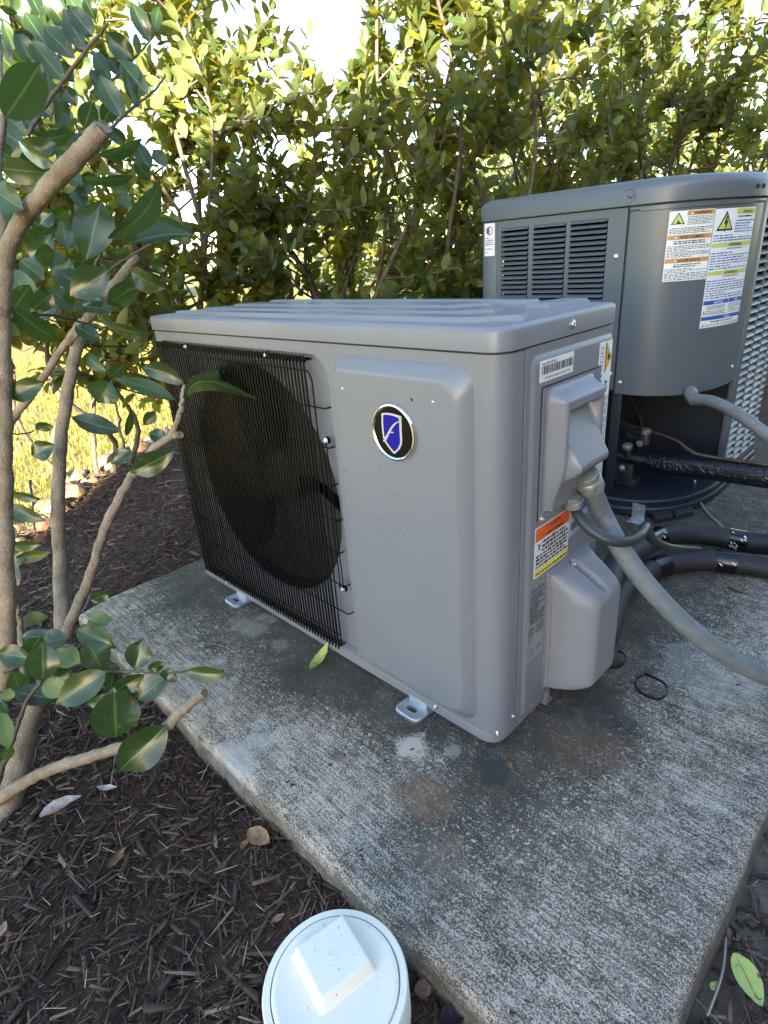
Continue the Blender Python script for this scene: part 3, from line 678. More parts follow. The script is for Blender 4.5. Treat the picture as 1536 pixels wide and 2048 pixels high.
# ---- moulded covers on the side, as thick height surfaces
def moulded(name, mat, y0, y1, z0, z1, h, ny, nz, skirt=.003):
    ys = [y0 + (y1 - y0) * i / ny for i in range(ny + 1)]; zs = [z0 + (z1 - z0) * j / nz for j in range(nz + 1)]
    V = [(XS + .004 + h(y, z), y, z) for z in zs for y in ys]; Fc = []
    for j in range(nz):
        for i in range(ny): a = j * (ny + 1) + i; Fc.append([a, a + 1, a + ny + 2, a + ny + 1])
    edge = [i for i in range(ny)] + [j * (ny + 1) + ny for j in range(nz)] + [nz * (ny + 1) + i for i in range(ny, 0, -1)] + [j * (ny + 1) for j in range(nz, 0, -1)]
    o = len(V); V += [(XS + .0035, V[k][1], V[k][2]) for k in edge]; n = len(edge)
    Fc += [[edge[i], o + i, o + (i + 1) % n, edge[(i + 1) % n]] for i in range(n)]
    return MB().add(V, Fc).build(name, M[mat], hp, angle=55)
def hcover(y, z):
    pl = .003
    my = sstep(.098, .113, y) * (1 - sstep(.219, .234, y)); mz = 1 - sstep(.558, .577, z); mb_ = .38 + .62 * sstep(.39, .47, z)
    fr_ = pl + .026 * my * mz * mb_
    ty = sstep(.116, .124, y) * (1 - sstep(.206, .214, y))
    k = 1 - min(1, max(0, (z - .466) / (.548 - .466)))
    floor = .004 + .045 * k ** 1.15
    if z < .466: floor = fr_ + (.049 - fr_) * sstep(.436, .462, z) ** .8
    inside = ty * (1 - sstep(.538, .547, z))
    return fr_ * (1 - inside) + floor * inside
moulded('terminal_cover', 'unit', .0895, .257, .394, .580, hcover, 84, 92)
MB().box((XS + .0042, .0875, .381), (XS + .0058, .259, .5825), .0006).build('cover_gasket', M['groove'], hp)
MB().box((XS + .0058, .0895, .376), (XS + .0074, .257, .3955), .0005).build('cover_flange', M['unit'], hp)
for y, z, r in ((.0955, .384, .0036), (.118, .390, .0036)): MB().screw((XS + .0074, y, z), (1, 0, 0), r).build('screw', M['screw'], hp)
MB().lathe((XS + .0073, .1335, .390), (1, 0, 0), ((0, .003), (.0006, .003), (.0007, .0005)), 10).build('bolt_hole', M['groove'], hp)
def hpipe(y, z):
    r = .032
    e = lambda d: math.sqrt(max(0, 1 - (1 - min(1, max(0, d) / r)) ** 2))
    prof = min(.0795, .016 + (.268 - z) * 1.30) if z > .20 else .0795
    prof = prof if z < .19 else min(prof, .0795 - .00 + 0)
    # ease the roof into the front
    roof = .014 + (.268 - z) * 2.0; k = .012
    k = .034; hh = max(0, k - abs(roof - .078)) / k; prof = min(roof, .078) - hh * hh * k * .25
    prof = max(.004, prof)
    gr = math.exp(-((y - .196) / .0065) ** 2) * sstep(.226, .250, z) * .035
    return max(.003, (prof - gr) * (.10 + .90 * min(e(y - .134), e(.262 - y))) * (.12 + .88 * e(z - .040)))
moulded('pipe_cover', 'plastic', .132, .264, .040, .268, hpipe, 66, 100)
MB().box((XS + .003, .128, .034), (XS + .0052, .268, .2735), .0008).build('cover_rim', M['plastic'], hp)
MB().screw((XS + .014, .196, .262), (.75, 0, .65), .003).build('screw', M['screw'], hp)
mb = MB().box((.953, .146, PAD + .006), (.966, .172, .036), .002).box((.966, .150, .004), (.969, .168, .03), .001); mb.build('valve_bracket', M['unit'], hp)
MB().tube([(XS + .02, .15, .045), (XS + .02, .15, .02)], .012, 12).build('service_valve', M['valve'], hp)
MB().tube([(XS + .02, .21, .045), (XS + .02, .21, .018)], .009, 12).build('service_valve', M['valve'], hp)

# ---- stickers on the side
sidefn = lambda x: (lambda u, v, l: Vector((x + l, u, v)))
SF = sidefn(XS + .0042); SF2 = sidefn(XS + .0042)
lab = sticker('barcode_label', hp, SF, .082, .5885, .172, .6175)
p = Print(SF); p.text('Item NO: E3NNC', .086, .6115, .0052, align='l').barcode(.086, .5985, .168, .610, 4).text('5T8 VMC2S14 80AP7 2PXL3K 7797', .127, .5918, .0046, wmax=.078); sub(p.build('printing', lab))
lab = sticker('rating_label', hp, SF, .2525, .384, .2945, .6165)
p = Print(SF); R90 = -math.pi / 2
p.poly([(.2725, .6155), (.2725, .5665), (.2938, .590)], 'ink', .0006).poly([(.2740, .6115), (.2740, .5705), (.2918, .590)], 'ink_amber', .0010)
p.text('A2L', .275, .545, .014, rot=R90).poly([(.278, .594), (.280, .586), (.286, .588), (.287, .593), (.283, .597)], 'ink', .0013)
for z in (.604, .5905, .577):
    p.rect(.2565, z - .005, .2575, z + .005, 'ink').rect(.2645, z - .005, .2655, z + .005, 'ink').rect(.2565, z - .005, .2655, z - .004, 'ink').rect(.2565, z + .004, .2655, z + .005, 'ink')
for z in (.562, .553, .544): p.poly([(.257, z), (.265, z + .002), (.265, z + .005), (.257, z + .003)], 'ink')
for k, u in enumerate((.256, .2625, .269, .2765, .284, .290)):
    r = random.Random(k + 30); z = .530
    while z > .388: h = r.uniform(.004, .012); p.rect(u - .0016, max(.386, z - h), u + .0012, z, 'ink_grey'); z -= h + .002
sub(p.build('printing', lab))
lab = sticker('warning_label', hp, SF, .0855, .2815, .1895, .3685)
p = Print(SF)
p.rect(.087, .3445, .188, .3672, 'ink_orange').rect(.087, .3553, .188, .3558, 'ink', .0006).rect(.087, .2828, .188, .2955, 'ink_yellow').rect(.087, .2915, .188, .2921, 'ink_white', .0006)
p.tri(.121, .3608, .0042, 'ink_orange').text('WARNING', .143, .3585, .0076, wmax=.034).tri(.110, .3492, .0042, 'ink_orange').text('AVERTISSEMENT', .144, .347, .0076, wmax=.058)
p.lines(.106, .187, .343, .322, 3, seed=2, thick=.75).lines(.089, .187, .322, .297, 4, seed=3, thick=.75).lines(.089, .187, .2908, .2838, 1, seed=8, thick=.6)
p.poly([(.092, .326), (.096, .334), (.0925, .341), (.098, .338), (.103, .341), (.099, .334), (.1015, .3265), (.097, .331)], 'ink'); sub(p.build('printing', lab))
lab = sticker('serial_label', hp, SF, .192, .3125, .251, .3685, 'sticker_blue')
p = Print(SF); p.barcode(.195, .349, .248, .364, 5).barcode(.195, .322, .248, .338, 6).text('BS85S 3TCI', .2215, .3425, .0048, wmax=.04).text('40D 44F TML-7PG', .2215, .3155, .0046, wmax=.05); sub(p.build('printing', lab))
lab = sticker('specification_label', hp, SF, .0745, .1215, .1255, .2715, 'sticker_grey')
p = Print(SF)
for a in ((.0750, .1220, .1250, .1228), (.0750, .2702, .1250, .2710), (.0750, .122, .0756, .271), (.1244, .122, .125, .271)): p.rect(*a, 'ink', .0005)
p.lines(.078, .122, .266, .256, 2, 'ink', 11, .6).lines(.078, .122, .2545, .197, 11, 'ink', 12, .75).lines(.098, .122, .193, .172, 5, 'ink', 13, .6).lines(.077, .090, .170, .163, 2, 'ink', 14, .6)
p.poly([(.0845 + .0075 * math.cos(k * .5236), .183 + .0085 * math.sin(k * .5236)) for k in range(12)], 'ink').poly([(.0845 + .0055 * math.cos(k * .5236), .183 + .0065 * math.sin(k * .5236)) for k in range(12)], 'sticker_grey', .0011).text('E', .0845, .1795, .009)
p.tri(.088, .140, .0075, 'sticker_grey').text('!', .088, .1365, .007).lines(.100, .118, .150, .138, 3, 'ink', 16, .5); sub(p.build('printing', lab))
# ------------------------------------------------------------------ the big condenser behind
cu = thing('air_conditioner', 'large dark slate air conditioning condenser with louvred sides and warning stickers', 'air conditioner', (.54, 1.36, PAD))
P0, P1, P2, P3 = (Vector((*p, 0)) for p in ((.655, 1.018), (.785, 1.018), (.875, 1.13), (.875, 1.33)))
CV = [(1 - t_) ** 3 * P0 + 3 * (1 - t_) ** 2 * t_ * P1 + 3 * (1 - t_) * t_ * t_ * P2 + t_ ** 3 * P3 for t_ in [k / 60 for k in range(61)]]
CL = [0]
for k in range(60): CL.append(CL[-1] + (CV[k + 1] - CV[k]).length)
def panel_pt(u, z, l=0):
    """point on the bowed corner panel at arc length u, height z, l metres out"""
    u = min(max(u, 0), CL[-1]); k = max(0, min(59, next((i for i in range(60) if CL[i + 1] >= u), 59)))
    f = (u - CL[k]) / (CL[k + 1] - CL[k]); p = CV[k].lerp(CV[k + 1], f)
    tg = lambda i: (CV[min(60, i + 1)] - CV[max(0, i - 1)]).normalized()
    t_ = tg(k).lerp(tg(k + 1), f); n = Vector((t_.y, -t_.x, 0)).normalized()
    return Vector((p.x + n.x * l, p.y + n.y * l, z))
cvx = [CV[k] for k in range(0, 61, 5)]
def plan(out, r=.022):
    """plan outline of the case grown by out"""
    x0, x1, y0, y1 = .200, .875, 1.018, 1.70
    pts = [(x0 - out, y0 - out + r)] + [(x0 - out + r - r * math.cos(a), y0 - out + r - r * math.sin(a)) for a in (.4, .8, 1.2)] + [(x0 - out + r, y0 - out)]
    for k in range(0, 61, 4): p = panel_pt(CL[k], 0, out); pts.append((p.x, p.y))
    pts += [(x1 + out, y1 + out - r)] + [(x1 + out - r + r * math.cos(a), y1 + out - r + r * math.sin(a)) for a in (.4, .8, 1.2)] + [(x1 + out - r, y1 + out)]
    pts += [(x0 - out + r, y1 + out)] + [(x0 - out + r - r * math.sin(a), y1 + out - r + r * math.cos(a)) for a in (.4, .8, 1.2)] + [(x0 - out, y1 + out - r)]
    return pts
PL = lambda out, z: [(x, y, z) for x, y in plan(out)]
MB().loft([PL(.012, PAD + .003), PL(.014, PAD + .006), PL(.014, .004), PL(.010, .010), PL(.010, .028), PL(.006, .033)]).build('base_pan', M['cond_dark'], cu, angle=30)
mb = MB(); mb.loft([PL(.009, .828), PL(.011, .830), PL(.011, .862), PL(.0085, .872), PL(.003, .880), PL(-.008, .885), PL(-.05, .889), PL(-.09, .886)], False, True)
mb.build('top_cap', M['cond'], cu, angle=40)
g_ = MB()
for r in (.08, .12, .16, .20, .24): g_.tube([(.537 + r * math.cos(k * .2618), 1.36 + r * math.sin(k * .2618), .893) for k in range(25)], .002, 5)
for k in range(8): g_.tube([(.537 + .05 * math.cos(k * .785), 1.36 + .05 * math.sin(k * .785), .897), (.537 + .25 * math.cos(k * .785), 1.36 + .25 * math.sin(k * .785), .893)], .002, 5)
g_.build('fan_grille', M['cond_dark'], cu)
MB().box((.232, 1.032, .033), (.645, 1.05, .10)).loft([[(.86, 1.36, .03), (.86, 1.69, .03), (.22, 1.69, .03), (.22, 1.10, .03), (.60, 1.10, .03), (.60, 1.36, .03)], [(.86, 1.36, .83), (.86, 1.69, .83), (.22, 1.69, .83), (.22, 1.10, .83), (.60, 1.10, .83), (.60, 1.36, .83)]]).build('inner_coil', M['inside'], cu, smooth=False)
# corner posts
mb = MB(); mb.box((.197, 1.0155, .03), (.250, 1.0195, .830), .001).box((.197, 1.0155, .03), (.2005, 1.07, .830), .001); mb.build('corner_post', M['cond'], cu)
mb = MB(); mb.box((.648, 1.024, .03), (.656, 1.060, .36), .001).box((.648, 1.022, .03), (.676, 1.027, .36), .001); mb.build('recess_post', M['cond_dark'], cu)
mb = MB(); mb.box((.862, 1.3325, .03), (.8785, 1.366, .829), .0015); mb.build('corner_post', M['guard'], cu)
# bowed access panel
rows = [(.351, -.006), (.349, -.001), (.350, .0008), (.354, .001), (.815, .001), (.819, .004), (.8245, .004), (.828, .001)]
mb = MB(); n = 48
V = [panel_pt(CL[-1] * (i / n) * .998 + .0006, z - .0 + (.004 * math.sin(i / n * 3.14) * -1 if z < .36 else 0), l) for z, l in rows for i in range(n + 1)]
Fc = [[j * (n + 1) + i, j * (n + 1) + i + 1, (j + 1) * (n + 1) + i + 1, (j + 1) * (n + 1) + i] for j in range(len(rows) - 1) for i in range(n)]
mb.add(V, Fc)
mb.loft([[panel_pt(.0006, z, .001) for z in (.351, .828)], [panel_pt(.0006, z, -.012) for z in (.351, .828)]], False, False, False)
mb.loft([[panel_pt(CL[-1] * i / n, .3525, -.001) for i in range(n + 1)], [panel_pt(CL[-1] * i / n, .3525, -.06) for i in range(n + 1)]], False, False, False)
access = mb.build('access_panel', M['cond'], cu, angle=30)
MB().loft([[panel_pt(.025 + .32 * i / 20, .8135, .001) for i in range(21)], [panel_pt(.025 + .32 * i / 20, .8145, .0045) for i in range(21)], [panel_pt(.025 + .32 * i / 20, .8195, .0045) for i in range(21)], [panel_pt(.025 + .32 * i / 20, .8205, .001) for i in range(21)]], False, False, False).build('pressed_ridge', M['cond'], access)
MB().box((.6515, 1.0165, .34), (.6545, 1.0205, .829)).build('panel_seam', M['groove'], cu, smooth=False)
# recess walls under the panel
mb = MB(); mb.box((.600, 1.06, .03), (.606, 1.36, .38)).box((.60, 1.352, .03), (.872, 1.358, .38)).box((.60, 1.05, .345), (.70, 1.36, .3505)); mb.build('recess_wall', M['cond_dark'], cu, smooth=False)  # slate case paint darkened to near-black, recess shade painted in
# louvred panel: frame and separate slats
C3 = [(.268, .361), (.377, .479), (.493, .599)]
mb = MB(); y0, y1 = 1.0145, 1.0185
mb.box((.2525, y0, .360), (.268, y1, .826)).box((.361, y0, .360), (.377, y1, .826)).box((.479, y0, .360), (.493, y1, .826)).box((.599, y0, .360), (.650, y1, .826)).box((.268, y0 + .0002, .360), (.599, y1, .372)).box((.268, y0 + .0002, .8065), (.599, y1, .826))
lou = mb.build('louver_panel', M['cond'], cu, smooth=False)
def slat_mesh(name, w, h, mat):
    prof = [(0, 0), (-.004, -.0012), (-.0085, -.0055), (-.0105, -.0075), (-.0115, -.0068), (-.0095, -.0046), (-.005, .0002), (0, .0014)]
    k = h / .0075
    return mesh_from(name, [(x, a, b * k) for x in (0, w) for a, b in prof], [[i, (i + 1) % 8, 8 + (i + 1) % 8, 8 + i] for i in range(8)] + [list(range(8)), list(range(15, 7, -1))], mat, angle=50)
step = .01345
for a, b in C3:
    me = slat_mesh('slat', b - a - .001, .0072, M['cond'])
    for k in range(33):
        o = link('slat', me, lou); o.location = (a + .0005, y1 + .0002, .8055 - k * step)
MB().screw((.627, y0 - .0005, .712), (0, -1, 0), .0042).build('screw', M['screw'], cu)
MB().screw((.640, y0 - .0005, .405), (0, -1, 0), .0042).build('screw', M['screw'], cu)
MB().lathe(panel_pt(.0, .852, .0105), (0, -1, 0), ((0, .016), (.0008, .015), (-.001, .010), (-.0005, .0065), (.003, .006), (.0042, .004), (.0042, .0005)), 18).build('cap_screw', M['cond'], cu)
for u in (.335, .368): 
    q = panel_pt(u, .852, .0115); nrm = (panel_pt(u, .8, .1) - panel_pt(u, .8, 0)); MB().screw(q, nrm, .004).build('screw', M['cond_dark'], cu)
for u, z in ((.385, .395), (.013, .382)):
    q = panel_pt(u, z, .001); nrm = panel_pt(u, z, .1) - panel_pt(u, z, 0); MB().screw(q, nrm, .0038).build('screw', M['screw'], cu)
MB().screw((.224, 1.0155, .852), (0, -1, 0), .004).build('screw', M['cond_dark'], cu)
# coil guard on the right face: posts, separate slats
GX = .876
mb = MB()
cols = [(1.372, 1.452), (1.462, 1.542), (1.552, 1.632), (1.642, 1.69)]
for a, b in ((1.366, 1.372), (1.452, 1.462), (1.542, 1.552), (1.632, 1.642), (1.69, 1.70)): mb.box((GX - .006, a, .034), (GX, b, .828))
mb.box((GX - .0055, 1.366, .034), (GX - .0003, 1.70, .05)).box((GX - .0055, 1.366, .812), (GX - .0003, 1.70, .828))
cg = mb.build('coil_guard', M['guard'], cu, smooth=False)
for a, b in cols:
    w0 = b - a; k_ = .0225
    prof = [(0, 0), (.005, -.003), (.011, -.0085), (.0125, -.0108), (.0118, -.0114), (.0085, -.0085), (.003, -.0036), (0, -.0015)]
    me = mesh_from('slat', [(p, y, q) for y in (.0005, w0 - .0005) for p, q in prof], [[i, 8 + i, 8 + (i + 1) % 8, (i + 1) % 8] for i in range(8)] + [list(range(7, -1, -1)), list(range(8, 16))], M['guard'], angle=50)
    for k in range(34):
        o = link('slat', me, cg); o.location = (GX - .010, a, .810 - k * k_)
for y in (1.35,): MB().screw((.879, y, .842), (1, 0, 0), .004).build('screw', M['screw'], cu)
# zinc bracket at the foot
mb = MB().box((.744, 1.010, PAD + .0035), (.782, 1.0135, .032), .0006).box((.742, .978, PAD + .001), (.784, 1.0135, PAD + .004), .0006).lathe((.763, .993, PAD + .004), (0, 0, 1), ((0, .007), (.004, .007), (.0045, .003)), 6).lathe((.763, 1.010, .014), (0, -1, 0), ((0, .0055), (.003, .005), (.0035, .002)), 6)
br_ = mb.build('foot_bracket', M['zinc'], cu)
# service valves in the recess
vx = [(.672, 1.13, .150), (.700, 1.16, .190)]
v1 = MB()
v1.tube([(.61, 1.15, .120), (.70, 1.15, .118), (.73, 1.15, .119)], .012, 12).lathe((.660, 1.145, .125), (0, -.25, 1), ((0, .011), (.02, .011), (.022, .0095), (.028, .0095)), 14)
v1.box((.625, 1.115, .052), (.690, 1.135, .105), .003).box((.640, 1.118, .035), (.70, 1.165, .056), .002)
v1.tube([(.62, 1.19, .205), (.66, 1.17, .200), (.71, 1.16, .196)], .009, 12).lathe((.706, 1.155, .17), (0, -.1, 1), ((0, .012), (.03, .012), (.033, .01), (.036, .01)), 14)
v1.tube([(.64, 1.19, .18), (.70, 1.175, .175)], .017, 14)
val = v1.build('service_valve', M['valve'], cu)
MB().lathe((.660, 1.138, .152), (0, -.25, 1), ((0, .0145), (.001, .0155), (.012, .0155), (.014, .0135), (.0142, .001)), 8).lathe((.661, 1.112, .090), (0, -.6, 1), ((0, .009), (.012, .009), (.0135, .007), (.0136, .001)), 8).lathe((.706, 1.152, .205), (0, -.1, 1), ((0, .0135), (.011, .0140), (.013, .012), (.0132, .001)), 16).lathe((.700, 1.128, .172), (0, -.5, 1), ((0, .009), (.012, .009), (.0125, .001)), 8).lathe((.625, 1.12, .085), (0, -1, .3), ((0, .007), (.01, .007), (.0105, .001)), 8).build('valve_cap', M['valve_cap'], val)
# stickers on the bowed panel
pf = lambda u, v, l: panel_pt(u, v, .0016 + l)
lab = sticker('refrigerant_warning_label', access, pf, .0935, .6445, .2045, .807, nu=12)
p = Print(pf); nu = 6
p.rect(.1345, .7955, .2035, .8055, 'ink_tan', nu=nu).rect(.0945, .7420, .2035, .7525, 'ink_tan', nu=nu).rect(.0945, .6878, .2035, .6983, 'ink_tan', nu=nu)
p.text('WARNING', .172, .7972, .0098, wmax=.044).text('AVERTISSEMENT', .153, .7437, .0098, wmax=.062).text('ADVERTENCIA', .152, .6895, .0098, wmax=.056)
for u, v in ((.145, .8), (.114, .7468), (.118, .6925)): p.tri(u, v, .0042, 'ink_white', 'ink', .0008)
p.rect(.0955, .772, .1335, .8055, 'sticker', .0005, 2); p.tri(.1145, .786, .0165, 'ink_lime'); p.poly([(.111, .779), (.115, .788), (.117, .783), (.121, .779), (.118, .777), (.113, .778)], 'ink', .0018)
p.lines(.137, .202, .794, .774, 6, 'ink', 41, .5).lines(.0965, .202, .770, .755, 4, 'ink', 42, .5)
p.lines(.110, .190, .740, .731, 2, 'ink', 43, .7).lines(.0965, .203, .729, .7005, 8, 'ink', 44, .5).lines(.115, .185, .686, .677, 2, 'ink', 45, .7).lines(.0965, .203, .675, .6465, 8, 'ink', 46, .5)
p.build('printing', lab)
lab = sticker('shock_warning_label', access, pf, .2065, .5205, .3675, .805, nu=16)
p = Print(pf)
p.rect(.278, .7905, .3655, .8035, 'ink_lime', nu=nu).rect(.208, .7165, .3665, .727, 'ink_lime', nu=nu).rect(.208, .650, .3665, .6605, 'ink_lime', nu=nu)
p.text('WARNING', .326, .7925, .0095, wmax=.05).text('AVERTISSEMENT', .292, .7182, .009, wmax=.055).text('ADVERTENCIA', .292, .6517, .009, wmax=.055)
for u, v in ((.292, .7965), (.256, .7213), (.256, .6548)): p.tri(u, v, .0042, 'ink_white')
p.tri(.242, .770, .0275, 'ink_lime'); p.poly([(.241, .789), (.247, .789), (.243, .777), (.249, .777), (.241, .757), (.2435, .757), (.2405, .751), (.2375, .757), (.2395, .757), (.2415, .770), (.236, .770)], 'ink', .0022)
p.lines(.285, .352, .788, .783, 1, 'ink', 50, .7).lines(.278, .364, .779, .748, 5, 'ink_blue', 51, .5).lines(.2095, .364, .747, .729, 3, 'ink_blue', 52, .5)
p.lines(.26, .325, .715, .710, 1, 'ink_grey', 53, .7).lines(.2095, .364, .706, .663, 7, 'ink_blue', 54, .5).lines(.26, .325, .649, .644, 1, 'ink_grey', 55, .7).lines(.2095, .362, .640, .592, 8, 'ink_blue', 56, .5)
p.rect(.208, .5785, .298, .589, 'ink_blue', nu=nu).rect(.3, .5785, .3665, .589, 'ink_blue', nu=3).rect(.208, .5395, .3665, .549, 'ink_blue', nu=nu)
p.text('NOTICE', .258, .580, .0092, 'ink_white').text('AVIS', .334, .580, .0092, 'ink_white').text('AVISO', .30, .541, .0085, 'ink_white')
p.lines(.220, .286, .576, .566, 2, 'ink_grey', 57, .7).lines(.2095, .292, .564, .552, 3, 'ink', 58, .5).lines(.303, .364, .576, .553, 6, 'ink_grey', 59, .5).lines(.24, .34, .537, .532, 1, 'ink', 60, .7).lines(.2095, .364, .530, .522, 2, 'ink_grey', 61, .5)
p.build('printing', lab)
cf = lambda u, v, l: Vector((u, 1.0153 - l, v))
lab = sticker('certification_label', cu, cf, .2055, .7325, .2425, .8235)
p = Print(cf)
for r, mname in ((.0125, 'ink_red'), (.0095, 'ink_white')): p.poly([(.2235 + r * math.cos(k * .35), .803 + r * math.sin(k * .35)) for k in range(18)], mname, .0006 if r > .01 else .0009)
p.poly([(.2235 + .0095 * math.cos(1.57 + k * .35), .803 + .0095 * math.sin(1.57 + k * .35)) for k in range(10)], 'ink_blue', .0011).text('R', .2268, .799, .0095, 'ink_red')
p.lines(.2085, .240, .786, .762, 4, 'ink_grey', 62, .7).lines(.2085, .235, .757, .738, 2, 'ink_grey', 63, .4); p.build('printing', lab)

# ------------------------------------------------------------------ conduits, cable, insulated pipes
def path_px(pts): return [at(*p) for p in pts]
o = thing('grey_conduit', 'fat pale grey flexible conduit curving down from the heat pump side to the slab', 'conduit', at(1350, 1230, .93))
cp = smooth_path([atx(1173, 952, .990), atx(1186, 985, .995)] + path_px([(1207, 1033, .955), (1240, 1095, .94), (1290, 1165, .94), (1350, 1230, .945), (1420, 1290, .955), (1490, 1333, .975), (1560, 1362, .995), (1650, 1392, 1.02)]) + [Vector((1.62, .50, -.05)), Vector((2.6, .62, -.065)), Vector((5.62, .75, .1))], 10)
MB().tube(cp, .0160, 20).build('hose', M['conduit'], o)
d0 = (cp[12] - cp[0]).normalized()
MB().lathe(cp[0] - d0 * .006, d0, ((0, .016), (.002, .019), (.012, .019), (.014, .0205), (.030, .0215), (.034, .0205), (.0345, .0168)), 20).build('connector', M['brass'], o)
o = thing('black_cable', 'thin black cable looping from the side cover over the grey conduit to the foam pipe', 'cable', at(1200, 1080, .93))
kp = smooth_path([Vector((.982, .165, .392)), Vector((.984, .166, .380))] + path_px([(1145, 1010, .93), (1162, 1040, .92), (1190, 1066, .91), (1225, 1082, .905), (1258, 1082, .915), (1282, 1068, .94), (1291, 1054, .98), (1298, 1068, 1.06), (1310, 1083, 1.14), (1345, 1094, 1.2), (1400, 1098, 1.25)]), 8)
MB().tube(kp, interp([.0075, .0075, .0085, .0085, .0085, .0085, .008, .0085, .009, .009, .006, .004], len(kp)), 12).build('sheath', M['cable'], o)
MB().lathe(kp[0], (kp[9] - kp[0]), ((-.008, .012), (.0, .012), (.002, .0145), (.010, .0145), (.012, .009)), 10).build('connector', M['brass'], o)
def tape_ring(par, path, i0, i1, r, printed=None):
    seg = path[i0:i1]; MB().tube(seg, r, 20).build('tape_band', M['tape'], par)
    if printed:
        pm = MB()
        for k in range(printed):
            q = seg[min(len(seg) - 1, 1 + (k * 7) % max(1, len(seg) - 2))]; t_ = (seg[-1] - seg[0]).normalized(); vw_ = (Vector(CAM) - q); vw_ = (vw_ - t_ * vw_.dot(t_)).normalized(); up = t_.cross(vw_)
            an = random.uniform(-.9, .9); n_ = vw_ * math.cos(an) + up * math.sin(an); s_ = t_.cross(n_); c_ = q + n_ * (r + .0004); L = random.uniform(.003, .008); h = .0016
            pm.add([c_ - t_ * L * .5 - s_ * L * .5 - t_ * h, c_ + t_ * L * .5 + s_ * L * .5 - t_ * h, c_ + t_ * L * .5 + s_ * L * .5 + t_ * h, c_ - t_ * L * .5 - s_ * L * .5 + t_ * h], [[0, 1, 2, 3]])
        pm.build('tape_lettering', M['ink_white'], par, smooth=False)
def foam_pipe(label, pts, r, tapes):
    path = smooth_path(pts, 10); o = thing('insulated_pipe', label, 'pipe', pts[3]); MB().tube(path, [r * (1 + .015 * math.sin(i * .9)) for i in range(len(path))], 24).build('foam_sleeve', M['foam'], o)
    for i0, i1, pr in tapes: tape_ring(o, path, i0, i1, r * 1.05, pr)
    return path
zz = .0075
low = [Vector((.99, .24, .09)), Vector((1.0, .285, .075))] + [atz(1236, 1192, .045), atz(1275, 1155, .020), atz(1325, 1132, zz), atz(1405, 1120, zz), atz(1489, 1128, zz), atz(1560, 1140, zz), atz(1680, 1165, zz), Vector((1.62, .80, -.035)), Vector((2.6, .9, -.06)), Vector((5.62, 1.0, .1))]
up = [Vector((.985, .24, .15)), Vector((.99, .275, .14)), atz(1228, 1135, .10), atz(1262, 1108, .072), atz(1318, 1074, .045), atz(1370, 1067, .030), atz(1430, 1072, .020), atz(1489, 1083, .010), atz(1560, 1090, zz), atz(1680, 1105, zz), Vector((1.64, .97, -.035)), Vector((2.6, 1.02, -.06)), Vector((5.62, 1.12, .1))]
foam_pipe('lower black foam covered pipe lying on the slab with plain tape band', low, .0262, ((36, 42, 0), (53, 59, 2)))
foam_pipe('upper black foam covered pipe with lettered tape, arching over its twin', up, .0272, ((36, 41, 5), (64, 71, 14)))
# condenser lines
sl = smooth_path([Vector((.725, 1.15, .119)), Vector((.76, 1.15, .118)), Vector((.82, 1.152, .122)), Vector((.92, 1.155, .128)), Vector((1.04, 1.16, .132)), Vector((1.2, 1.18, .13)), Vector((1.5, 1.2, .10)), Vector((1.9, 1.22, -.03)), Vector((2.8, 1.25, -.05)), Vector((5.62, 1.3, .1))], 8)
o = thing('suction_line', 'thick cracked black insulated line running from the condenser valves', 'pipe', (.9, 1.155, .12))
MB().tube(sl, interp([.026, .031, .033, .034, .034, .034, .034, .034], len(sl)), 22).build('insulation', M['wrap'], o)
ll = smooth_path([Vector((.60, 1.18, .218)), Vector((.66, 1.17, .214)), Vector((.72, 1.16, .208)), Vector((.79, 1.155, .196)), Vector((.835, 1.145, .176)), Vector((.88, 1.142, .166)), Vector((1.04, 1.148, .168)), Vector((1.2, 1.165, .168)), Vector((1.5, 1.185, .14)), Vector((1.9, 1.205, .008)), Vector((2.8, 1.235, -.012)), Vector((5.62, 1.285, .14))], 8)
o = thing('liquid_line', 'thin dull copper line resting on the cracked black insulated pipe', 'pipe', (.9, 1.145, .17))
MB().tube(ll, .0058, 12).build('copper_tube', M['copper'], o)
o = thing('capillary_tube', 'very thin curved copper tube hanging inside the condenser recess', 'tube', (.69, 1.18, .28))
MB().tube(smooth_path([aty(1258, 788, 1.2), aty(1270, 812, 1.19), aty(1280, 835, 1.17), aty(1286, 856, 1.155)], 6), .0026, 8).build('tube', M['copper'], o)
o = thing('thin_wire', 'thin pale wire dropping from the insulated line to the slab', 'wire', atz(1410, 1015, PAD))
MB().tube(smooth_path([Vector((.87, 1.13, .09)), atz(1388, 975, .03), atz(1398, 1000, .0), atz(1415, 1025, PAD + .004), atz(1440, 1050, PAD + .004), atz(1452, 1060, PAD + .006)], 6), .0032, 8).build('strand', M['sticker_grey'], o)
o = thing('condenser_conduit', 'slim grey conduit leaving the underside of the condenser access panel', 'conduit', (.93, 1.0, .36))
c2 = smooth_path([Vector((.835, 1.085, .362)), aty(1388, 797, 1.045), aty(1420, 802, 1.02), aty(1452, 815, 1.0), aty(1490, 838, .98), aty(1536, 872, .96), aty(1600, 925, .93), aty(1700, 1020, .9), Vector((1.5, .90, -.03)), Vector((2.6, 1.16, -.065)), Vector((5.62, 1.5, .1))], 8)
MB().tube(c2, .0148, 16).build('hose', M['conduit'], o)
MB().tube(c2[2:10], .0172, 16).build('connector', M['brass'], o)
